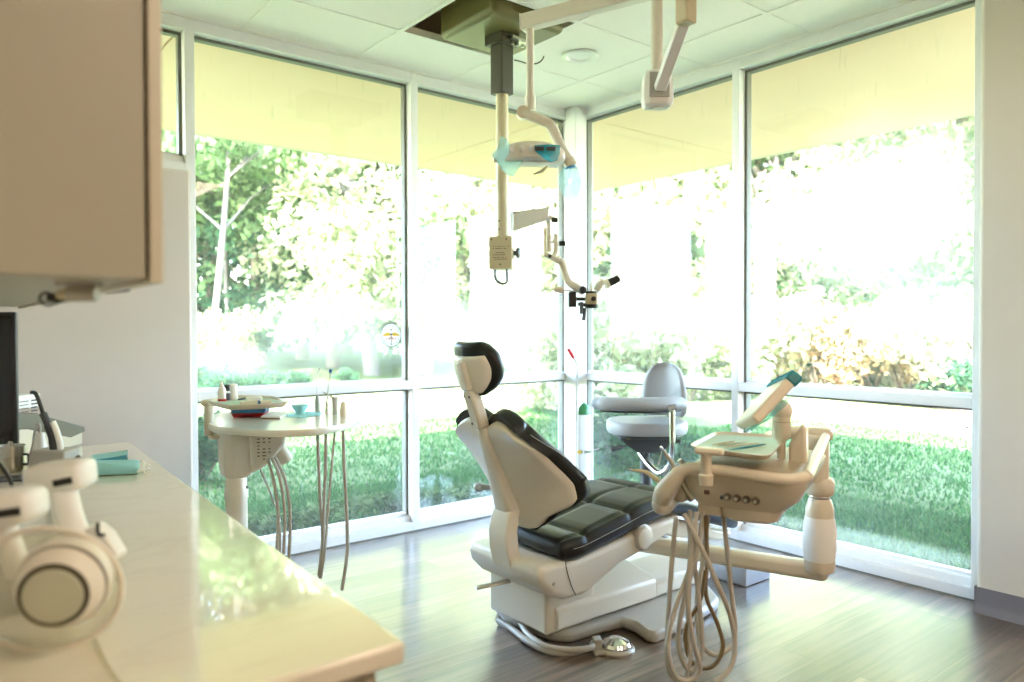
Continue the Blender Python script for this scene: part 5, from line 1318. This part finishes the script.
# white twin-headed device with a round dial and clear disc, nearest the viewer
def device():
    base = onz(45, 640, CZ)
    root = thing('bench_device', 'white bench device with two T shaped heads and a big round dial at lower left', 'dental device', base)
    fwd = Vector((CF.x, CF.y, 0)).normalized(); xr = Vector((CR.x, CR.y, 0)).normalized(); up = Vector((0, 0, 1))
    def head(u0, u1, v0, v1, d, tilt, slot):
        c = atd((u0+u1)/2, (v0+v1)/2, d); w = (u1-u0)/FPX*d/2; h = (v1-v0)/FPX*d/2
        ax = (xr+up*tilt).normalized(); uz = ax.cross(fwd)*-1
        if uz.z < 0: uz = -uz
        rr = []
        for y, f in ((-.030, .82), (-.024, .97), (.0, 1.0), (.024, .97), (.030, .82)):
            ring = []
            for k in range(32):
                a = 2*PI*k/32; ca, sa = math.cos(a), math.sin(a); r = (abs(ca)**5+abs(sa)**5)**(-1/5)
                ring.append(c+ax*(w*f*r*ca-(1-f)*0)+uz*((h-(1-f)*.02)*f*r*sa)+fwd*y)
            rr.append(ring)
        h_ = MB().rings(rr).build('head', M['white'], root, ang=60)
        s0, s1 = slot; p0_ = atd(*s0, d-.0315); p1_ = atd(*s1, d-.0315)
        MB().bar(p0_, p1_, .003, .0105).build('slot', M['black'], h_, bevel=.0008)
        return c
    c1 = head(32, 90, 460.5, 491, 1.17, .10, ((53, 484), (72, 480)))
    c2 = head(-46, 40, 489.5, 525, 1.02, .10, ((-12, 515.5), (20, 511)))
    def stalk(pts, d, r):
        q = [atd(u, v, dd) for (u, v), dd in zip(pts, d)]
        MB().tube(smooth_path(q), r, 14, squash=(1, .8)).build('stalk', M['white'], root)
    stalk([(62, 485), (66, 505), (72, 525), (80, 545)], [1.17, 1.15, 1.13, 1.12], .020)
    stalk([(2, 520), (8, 540), (14, 556), (20, 575)], [1.02, 1.02, 1.02, 1.02], .020)
    # round drum facing the viewer, turned slightly to the right
    fc_ = atd(53, 596, .90)
    axd = (-fwd*.93+xr*.20-up*.12).normalized()
    MB().lathe([(0, -.085), (.034, -.085), (.050, -.068), (.055, -.04), (.054, -.027), (0, -.027)], fc_, axd, 44).build('drum_body', M['cream'], root)
    MB().lathe([(.0, -.029), (.0515, -.029), (.0515, -.024), (.0, -.024)], fc_, axd, 44).build('seam_ring', M['black'], root)
    MB().lathe([(0, -.024), (.051, -.024), (.046, -.010), (.040, -.003), (0, -.003)], fc_, axd, 44).build('drum_front', M['cream'], root)
    MB().lathe([(.0, -.005), (.0395, -.005), (.0395, .0), (.0, .0)], fc_, axd, 44).build('dial_ring', M['olive_dark'], root)
    MB().lathe([(0, -.002), (.0345, -.002), (.033, .003), (.027, .0035), (0, .004)], fc_, axd, 44).build('dial', M['lens'], root)
    # clear disc behind the drum
    dc = atd(46, 590, .95)
    b = MB(); n = 60
    u1_ = axd.cross(up).normalized(); u2_ = u1_.cross(axd)
    b.rings([[dc+axd*y+u1_*(r*math.cos(2*PI*k/n))+u2_*(r*math.sin(2*PI*k/n)*.92) for k in range(n)] for y, r in ((-.001, .088), (.001, .088))])
    b.build('clear_disc', M['acrylic'], root)
    b = MB(); b.tube([dc+u1_*(.088*math.cos(2*PI*k/n))+u2_*(.088*math.sin(2*PI*k/n)*.92) for k in range(n+1)], .0034, 8); b.build('disc_rim', M['cream'], root)
    # white base with a small black hook
    bp = atd(98, 548, 1.12)
    q = [atd(u, v, 1.12) for u, v in ((74, 532), (94, 526), (106, 536), (118, 555), (116, 560), (96, 566), (76, 565))]
    lowz = min(p.z for p in q)
    MB().prism(q, fwd*.03).build('base_shell', M['white'], root, bevel=.008, bseg=3)
    foot = [Vector((p.x, p.y, CZ)) for p in (atd(20, 600, 1.06), atd(74, 600, 1.06), atd(88, 560, 1.15), atd(30, 560, 1.15))]
    MB().prism(foot, (0, 0, .055)).build('foot_block', M['cream'], root, bevel=.012, bseg=3)
    hk = [atd(u, v, 1.11) for u, v in ((98, 523), (97.5, 530), (99.5, 535), (104.5, 535))]
    MB().tube(smooth_path(hk), .0028, 8).build('black_hook', M['black'], root)
    MB().bar(atd(87, 558.5, 1.112), atd(97, 557, 1.112), .003, .009).build('port', M['slate'], root)
    # clear lead trailing over the worktop
    pth = [onz(u, v, CZ+.003) for u, v in ((92, 634), (97, 645), (104, 660), (114, 676), (126, 690))]
    MB().tube(smooth_path(pth), .0026, 8).build('clear_lead', M['acrylic'], root)
device()

# ---------------------------------------------------------------- outside
def grid_mesh(name, x0, x1, y0, y1, n, zf, mat, hole=None):
    X = np.linspace(x0, x1, n); Y = np.linspace(y0, y1, n)
    P = [[Vector((x, y, zf(x, y))) for y in Y] for x in X]
    return MB().grid(P).build(name, mat)
def gz(x, y):
    dA, dB = max(0, y-8), max(0, x-9)
    return -.06 - .0*(x) + .035*max(0, y-16) + .02*max(0, x-15)
struct(grid_mesh('lawn', -40, 70, -40, 70, 60, lambda x, y: gz(x, y), M['lawn']))
# the strip inside the room footprint is covered by the floor slab; pale dirt path beyond the right lawn
pp = []
for t in np.linspace(0, 1, 24):
    y = -6+34*t; xc = 12.3+.6*math.sin(3*t)+.10*(y)
    pp.append([Vector((xc+w, y, gz(xc+w, y)+.03+.03*math.sin(5*t+w))) for w in (-1.5, -.5, .6, 1.7)])
struct(MB().grid(pp).build('path', M['dirt']))

def leaf_cloud(centres, n, size, flat=.55, seed=0):
    """n bent leaves scattered through the clumps; centres=[(c, r)]"""
    g = np.random.default_rng(seed)
    w = np.array([r**2 for c, r in centres]); w = w/w.sum()
    idx = g.choice(len(centres), n, p=w)
    C_ = np.array([list(c) for c, r in centres])[idx]; Rr = np.array([r if np.ndim(r) else [r]*3 for c, r in centres])[idx]
    d = g.normal(size=(n, 3)); d /= np.linalg.norm(d, axis=1)[:, None]
    p = C_+d*Rr*(g.random((n, 1))**.35)
    nrm = d+g.normal(size=(n, 3))*.8+np.array([0, 0, .4]); nrm /= np.linalg.norm(nrm, axis=1)[:, None]
    t = np.cross(nrm, g.normal(size=(n, 3))); t /= np.linalg.norm(t, axis=1)[:, None]
    b_ = np.cross(nrm, t)
    s = size*(.6+.8*g.random((n, 1)))
    V = np.stack([p-t*s, p-b_*s*flat+nrm*s*.15, p+t*s, p+b_*s*flat+nrm*s*.15], 1).reshape(-1, 3)
    F_ = np.arange(4*n).reshape(n, 4)
    return V, F_
def np_obj(name, V, F_, mat, parent=None):
    me = bpy.data.meshes.new(name); n = len(F_); k = F_.shape[1]
    me.vertices.add(len(V)); me.vertices.foreach_set('co', V.astype(np.float32).ravel())
    me.loops.add(n*k); me.loops.foreach_set('vertex_index', F_.astype(np.int32).ravel())
    me.polygons.add(n); me.polygons.foreach_set('loop_start', np.arange(0, n*k, k, dtype=np.int32)); 
    me.update(calc_edges=True); me.validate(); me.materials.append(mat)
    o = bpy.data.objects.new(name, me); COL.objects.link(o)
    if parent: o.parent = parent
    return o
def trunk_mesh(h, r, bend, branches, seed):
    g = random.Random(seed); b = MB()
    pts = [Vector((bend*math.sin(2.2*t)*h*.12, bend*math.sin(3.1*t+1)*h*.06-bend*math.sin(1)*h*.06, h*t)) for t in np.linspace(0, 1, 9)]
    b.tube(pts, [r*(1-.75*i/8) for i in range(9)], 9)
    for k in range(branches):
        i = 3+k % 5; a = g.random()*6.28; L_ = h*(.22+.15*g.random())
        q = pts[i]; e = q+Vector((math.cos(a)*L_*.8, math.sin(a)*L_*.8, L_*.6))
        b.tube([q, q+(e-q)*.5+Vector((0, 0, L_*.06)), e], [r*.4, r*.25, r*.08], 6)
    return b
PROTO = {}
def tree_proto(key, h, trunk_r, crown_lo, crown_r, nclump, nleaf, lsize, leafm, barkm, bend, seed):
    g = random.Random(seed)
    root = bpy.data.objects.new(key, None); COL.objects.link(root)
    trunk_mesh(h*.92, trunk_r, bend, 7, seed).build('trunk', M[barkm], root)
    cl = []
    for k in range(nclump):
        z = h*(crown_lo+(1-crown_lo)*g.random()); t = (z/h-crown_lo)/(1-crown_lo)
        rr = crown_r*(.35+.9*math.sin(PI*min(.97, .15+.8*t))); a = g.random()*6.28; q = rr*g.random()**.5
        c = (q*math.cos(a)+bend*math.sin(2.2*z/h)*h*.12, q*math.sin(a), z); r = crown_r*(.22+.22*g.random())
        cl.append((c, (r, r, r*.72)))
    V, F_ = leaf_cloud([(c, np.array(r)) for c, r in cl], nleaf, lsize, .5, seed) if False else leaf_cloud2(cl, nleaf, lsize, seed)
    np_obj('foliage', V, F_, M[leafm], root)
    return root
def leaf_cloud2(cl, n, size, seed):
    g = np.random.default_rng(seed)
    w = np.array([r[0]**2 for c, r in cl]); w /= w.sum()
    idx = g.choice(len(cl), n, p=w)
    C_ = np.array([c for c, r in cl])[idx]; Rr = np.array([r for c, r in cl])[idx]
    d = g.normal(size=(n, 3)); d /= np.linalg.norm(d, axis=1)[:, None]
    p = C_+d*Rr*(g.random((n, 1))**.4)
    nrm = d+g.normal(size=(n, 3))*.7+np.array([0, 0, .5]); nrm /= np.linalg.norm(nrm, axis=1)[:, None]
    t = np.cross(nrm, g.normal(size=(n, 3))); t /= np.linalg.norm(t, axis=1)[:, None]
    b_ = np.cross(nrm, t); s = size*(.55+.9*g.random((n, 1)))
    V = np.stack([p-t*s, p-b_*s*.5+nrm*s*.12, p+t*s, p+b_*s*.5+nrm*s*.12], 1).reshape(-1, 3)
    return V, np.arange(4*n).reshape(n, 4)
used = set()
def place(key, loc, rz, sc, name, label, cat, group=None):
    src = PROTO[key]
    if key not in used: o = src; used.add(key)
    else:
        o = src.copy(); COL.objects.link(o)
        for ch in src.children:
            c = ch.copy(); COL.objects.link(c); c.parent = o
    o.name = name; o.location = loc; o.rotation_euler = (0, 0, rz); o.scale = (sc,)*3
    for k in ('group',):
        if k in o: del o[k]
    tag(o, label, cat, group); return o
PROTO['pale_trunk'] = tree_proto('tree', 10, .085, .45, 2.2, 26, 4200, .11, 'leaf_mid', 'bark_pale', .45, 11)
PROTO['dark'] = tree_proto('tree', 8, .2, .12, 2.4, 44, 9000, .105, 'leaf_dark', 'bark', .3, 12)
PROTO['mid'] = tree_proto('tree', 9, .2, .15, 2.8, 44, 9000, .11, 'leaf_mid', 'bark', .5, 13)
PROTO['pale'] = tree_proto('tree', 9, .2, .10, 2.9, 44, 9000, .115, 'leaf_pale', 'bark_pale', .5, 14)
PROTO['rust'] = tree_proto('tree', 7, .16, .15, 2.3, 36, 7000, .095, 'leaf_rust', 'bark', .4, 15)
def shrub_proto(h, r, n, ls, lm, seed):
    g = random.Random(seed); root = bpy.data.objects.new('shrub', None); COL.objects.link(root)
    b = MB()
    for k in range(6):
        a = k*1.05; b.tube([(0, 0, 0), (r*.3*math.cos(a), r*.3*math.sin(a), h*.45), (r*.6*math.cos(a), r*.6*math.sin(a), h*.85)], [.02, .014, .005], 6)
    b.build('stems', M['bark'], root)
    cl = []
    for k in range(14):
        a = g.random()*6.28; q = r*.7*g.random()**.5; z = h*(.25+.6*g.random()); cl.append(((q*math.cos(a), q*math.sin(a), z), (r*.38, r*.38, h*.24)))
    V, F_ = leaf_cloud2(cl, n, ls, seed); np_obj('foliage', V, F_, M[lm], root); return root
PROTO['sh_dark'] = shrub_proto(1.0, .9, 2600, .055, 'leaf_dark', 21)
PROTO['sh_pale'] = shrub_proto(1.8, 1.3, 3000, .085, 'leaf_pale', 22)
PROTO['sh_rust'] = shrub_proto(1.7, 1.2, 2600, .075, 'leaf_rust', 23)
def gp(u, dist):
    r = ray(u, 330); r.z = 0; p = CAM+r*dist; return Vector((p.x, p.y, gz(p.x, p.y)-.02))
TR = 'woodland trees beyond the lawn'
seq = [  # key, u, distance, scale, name, label
 ('pale_trunk', 207, 15.5, .95, 'tree with a tall curving pale trunk at the left of the left window'),
 ('pale_trunk', 232, 20, .95, 'second pale trunked tree just right of the curving one'),
 ('pale_trunk', 168, 18, 1.0, 'pale trunked tree showing through the narrow high window'),
 ('dark', 205, 23, 1.15, 'dark green tree behind the curving pale trunk'),
 ('mid', 140, 21, 1.2, 'green tree behind the partition end in the narrow high window'),
 ('dark', 262, 21, .95, 'dark bushy tree in the middle of the left window'),
 ('dark', 303, 24, 1.2, 'tall dark tree behind the bushy one in the left window'),
 ('rust', 262, 27, 1.7, 'olive brown tree far behind the dark bushy one'),
 ('mid', 333, 21, 1.05, 'bright green tree at the right half of the left window'),
 ('pale', 372, 19, 1.05, 'pale yellow green tree beside the left mullion'),
 ('mid', 345, 27, 1.6, 'tall green tree behind the bright green one'),
 ('mid', 425, 19.5, 1.0, 'green tree just right of the left mullion'),
 ('pale', 470, 18, 1.05, 'pale tree behind the raised headrest'),
 ('pale', 520, 21, 1.3, 'pale tree behind the microscope arm'),
 ('mid', 548, 25, 1.5, 'taller green tree left of the corner column'),
 ('pale', 610, 18, 1.1, 'pale tree right of the corner column'),
 ('rust', 655, 22, 1.45, 'rusty leaved tree behind the stool'),
 ('mid', 700, 19, 1.2, 'green tree left of the right mullion'),
 ('dark', 728, 26, 1.6, 'dark tree far behind the right mullion'),
 ('pale', 775, 17, 1.1, 'pale tree above the touchpad'),
 ('pale', 830, 20, 1.3, 'pale tree in the middle of the wide right window'),
 ('mid', 885, 18, 1.1, 'light green tree right of the middle of the wide window'),
 ('pale', 935, 16, 1.0, 'pale tree near the right wall in the wide window'),
 ('mid', 985, 15, 1.05, 'green tree partly hidden by the right wall'),
 ('rust', 858, 25, 1.5, 'brownish tree far behind the wide right window'),
]
for i, (k, u, d, s, lab) in enumerate(seq):
    place(k, gp(u, d), i*1.7, s, 'tree', lab, 'tree', TR)
sh = [
 ('sh_dark', 205, 13.0, .62, 'low green shrub at the left end of the far hedge row'), ('sh_dark', 228, 12.6, .55, 'low green shrub second from the left in the far hedge row'),
 ('sh_dark', 252, 12.8, .50, 'low green shrub third in the far hedge row behind the cart'), ('sh_dark', 276, 13.2, .50, 'low green shrub fourth in the far hedge row behind the cart'),
 ('sh_dark', 298, 13.6, .45, 'low green shrub at the right end of the far hedge row'),
 ('sh_dark', 345, 16.0, .40, 'small shrub on the lawn under the emblem decal'),
 ('sh_pale', 215, 18, .9, 'pale shrub at the foot of the curving pale trunk'),
 ('sh_dark', 202, 6.0, .55, 'leafy shrub close outside the left edge of the left window'),
 ('sh_pale', 600, 9.2, .95, 'pale leafy shrub right of the corner column'), ('sh_rust', 640, 10.2, .85, 'rusty shrub behind the stool backrest'),
 ('sh_dark', 620, 6.6, .55, 'green shrub low behind the stool seat'), ('sh_dark', 655, 6.2, .45, 'green shrub low right of the stool seat'), ('sh_pale', 690, 12.5, .9, 'pale shrub left of the right mullion'),
 ('sh_pale', 560, 11, .8, 'pale shrub left of the corner column'), ('sh_pale', 735, 13.5, 1.0, 'pale shrub behind the right mullion'),
 ('sh_pale', 775, 14.0, 1.05, 'pale shrub behind the touchpad'), ('sh_rust', 820, 13.6, .95, 'rusty shrub along the dirt path'), ('sh_dark', 838, 14.2, 1.2, 'green shrub behind the rusty one by the dirt path'),
 ('sh_pale', 872, 13.4, 1.0, 'pale shrub by the dirt path, middle of the wide window'), ('sh_rust', 905, 12.6, .95, 'rusty shrub by the dirt path towards the right wall'),
 ('sh_pale', 940, 12.0, .95, 'pale shrub by the dirt path near the right wall'), ('sh_dark', 962, 11.2, .75, 'green shrub nearest the right wall'),
]
for i, (k, u, d, s, lab) in enumerate(sh):
    place(k, gp(u, d), i*2.1, s, 'shrub', lab, 'shrub', 'shrubs round the lawn')
# arching sprig with big bright leaves beyond the corner
root = thing('leafy_sprig', 'arching branch of large bright leaves outside, right of the microscope', 'branch', gp(655, 7.5))
tipz = [(655, 330, 7.5), (640, 262, 7.3), (618, 258, 7.1), (640, 236, 7.2), (690, 242, 7.4)]
st_ = [gp(655, 7.5)]+[atd(650, 300, 7.4), atd(640, 262, 7.3)]
b = MB(); b.tube(smooth_path(st_), .006, 7); b.tube(smooth_path([atd(640, 262, 7.3), atd(655, 240, 7.25), atd(690, 238, 7.3)]), .007, 6); b.tube(smooth_path([atd(645, 275, 7.3), atd(622, 262, 7.2), atd(602, 268, 7.1)]), .007, 6); b.tube(smooth_path([atd(650, 300, 7.4), atd(670, 252, 7.4), atd(697, 252, 7.5)]), .006, 6)
b.build('stem', M['bark'], root)
cl = [(tuple(atd(u, v, d)-root.location), (.10, .10, .05)) for u, v, d in ((648, 240, 7.25), (658, 238, 7.25), (668, 237, 7.27), (680, 237, 7.3), (688, 240, 7.3), (622, 264, 7.2), (608, 266, 7.1), (604, 272, 7.1), (655, 253, 7.4), (675, 252, 7.4), (692, 250, 7.5), (616, 250, 7.2))]
V, F_ = leaf_cloud2(cl, 170, .075, 5); np_obj('leaves', V, F_, M['leaf_mid'], root)
# garden lantern at the far right
lp_ = gp(968, 8.4); zt_ = atd(968, 441, 8.4).z
root = thing('garden_lantern', 'small dark lantern post on the lawn at the edge of the right wall', 'lantern', lp_)
MB().tube([lp_, (lp_.x, lp_.y, max(zt_-.14, .05))], .02, 8).build('post', M['black'], root)
MB().rings([[Vector((lp_.x+sx*w, lp_.y+sy*w, z)) for sx, sy in ((-1, -1), (1, -1), (1, 1), (-1, 1))] for z, w in ((max(zt_-.16, .02), .05), (zt_-.04, .09), (zt_, .12))]).build('lantern_head', M['slate'], root)

# mown grass and ground cover close to the glass
def blades(regions, n, h, seed):
    g = np.random.default_rng(seed); pts = []
    while len(pts) < n:
        x0, x1, y0, y1 = regions[g.integers(len(regions))]; pts.append((g.uniform(x0, x1), g.uniform(y0, y1)))
    P_ = np.array(pts); a = g.uniform(0, 6.28, n); hh = h*(.5+g.random(n)); ln = hh*g.uniform(.2, .9, n); w = .008+.008*g.random(n)
    dx, dy = np.cos(a), np.sin(a); z0 = np.full(n, -.07)
    A_ = np.stack([P_[:, 0]-dy*w, P_[:, 1]+dx*w, z0], 1); B_ = np.stack([P_[:, 0]+dy*w, P_[:, 1]-dx*w, z0], 1)
    T_ = np.stack([P_[:, 0]+dx*ln, P_[:, 1]+dy*ln, z0+hh], 1)
    return np.stack([A_, B_, T_], 1).reshape(-1, 3), np.arange(3*n).reshape(n, 3)
V, F_ = blades([(-.2, 3.7, 3.86, 5.2), (3.68, 5.2, .2, 5.4), (-.5, 7.5, 4.4, 8.5), (3.9, 9, -.8, 5.6)], 120000, .042, 3)
g_ = np_obj('grass', V, F_, M['grass']); g_['kind'] = 'stuff'; tag(g_, 'green grass growing outside along the foot of the windows', 'grass')
cl = [((x, 4.05+.35*random.random(), .02), (.16, .13, .07)) for x in np.linspace(.9, 3.5, 24)]+[((3.95+.3*random.random(), y, .0), (.13, .16, .05)) for y in np.linspace(2.3, 3.7, 12)]
V, F_ = leaf_cloud2(cl, 5200, .028, 8)
g_ = np_obj('ground_cover', V, F_, M['leaf_mid']); g_['kind'] = 'stuff'; tag(g_, 'low leafy ground cover along the outside of the left windows', 'ground cover')

# ---------------------------------------------------------------- light
w = bpy.data.worlds.new('sky'); SC.world = w; w.use_nodes = True; nt = w.node_tree; nt.nodes.clear()
sky = nt.nodes.new('ShaderNodeTexSky'); sky.sky_type = 'NISHITA'; sky.sun_disc = False
sky.sun_elevation = math.radians(47); sky.sun_rotation = math.radians(240); sky.air_density = 1.0; sky.dust_density = 1.0; sky.ozone_density = 1.0
bg = nt.nodes.new('ShaderNodeBackground'); bg.inputs[1].default_value = SKY_STRENGTH = .62
out = nt.nodes.new('ShaderNodeOutputWorld'); nt.links.new(sky.outputs[0], bg.inputs[0]); nt.links.new(bg.outputs[0], out.inputs[0])
sd = bpy.data.lights.new('sun', 'SUN'); so = bpy.data.objects.new('sun', sd); COL.objects.link(so)
sd.energy = 7.0; sd.angle = .009; sd.color = (1, .95, .92)
sdir = Vector((2.0, 1.25, -2.6)).normalized(); so.rotation_euler = sdir.to_track_quat('-Z', 'Y').to_euler(); so.location = (-10, -10, 20)
# added fill panels, unseen behind the camera, that brighten the interior
def fill_light(cx, cy, e):
    root = thing('fill_panel', 'added flat fill light panel on the ceiling, unseen behind the viewer', 'ceiling light', (cx, cy, HT), 'added fill light panels')
    b = MB(); 
    for s in (-1, 1): b.span((cx+s*.29-.012, cy-.60, HT-.006), (cx+s*.29+.012, cy+.60, HT)); b.span((cx-.29, cy+s*.59-.012, HT-.006), (cx+.29, cy+s*.59+.012, HT))
    b.build('light_frame', M['white'], root)
    MB().span((cx-.278, cy-.578, HT-.004), (cx+.278, cy+.578, HT-.001)).build('diffuser', emit('fill_glow', (1, .80, .60), e), root)
fill_light(.96, -.75, 1.6); fill_light(2.18, -.75, 1.6)

vs = SC.view_settings; SC.display_settings.display_device = 'sRGB'
vs.view_transform = 'Standard'; vs.look = 'None'; vs.exposure = 3.36; vs.gamma = 1; vs.use_curve_mapping = False
SC.cycles.use_denoising = True
SC.cycles.max_bounces = 12; SC.cycles.diffuse_bounces = 6; SC.cycles.transparent_max_bounces = 16; SC.cycles.glossy_bounces = 4
SC.cycles.caustics_reflective = False; SC.cycles.caustics_refractive = False
SC.cycles.sample_clamp_indirect = 6.0
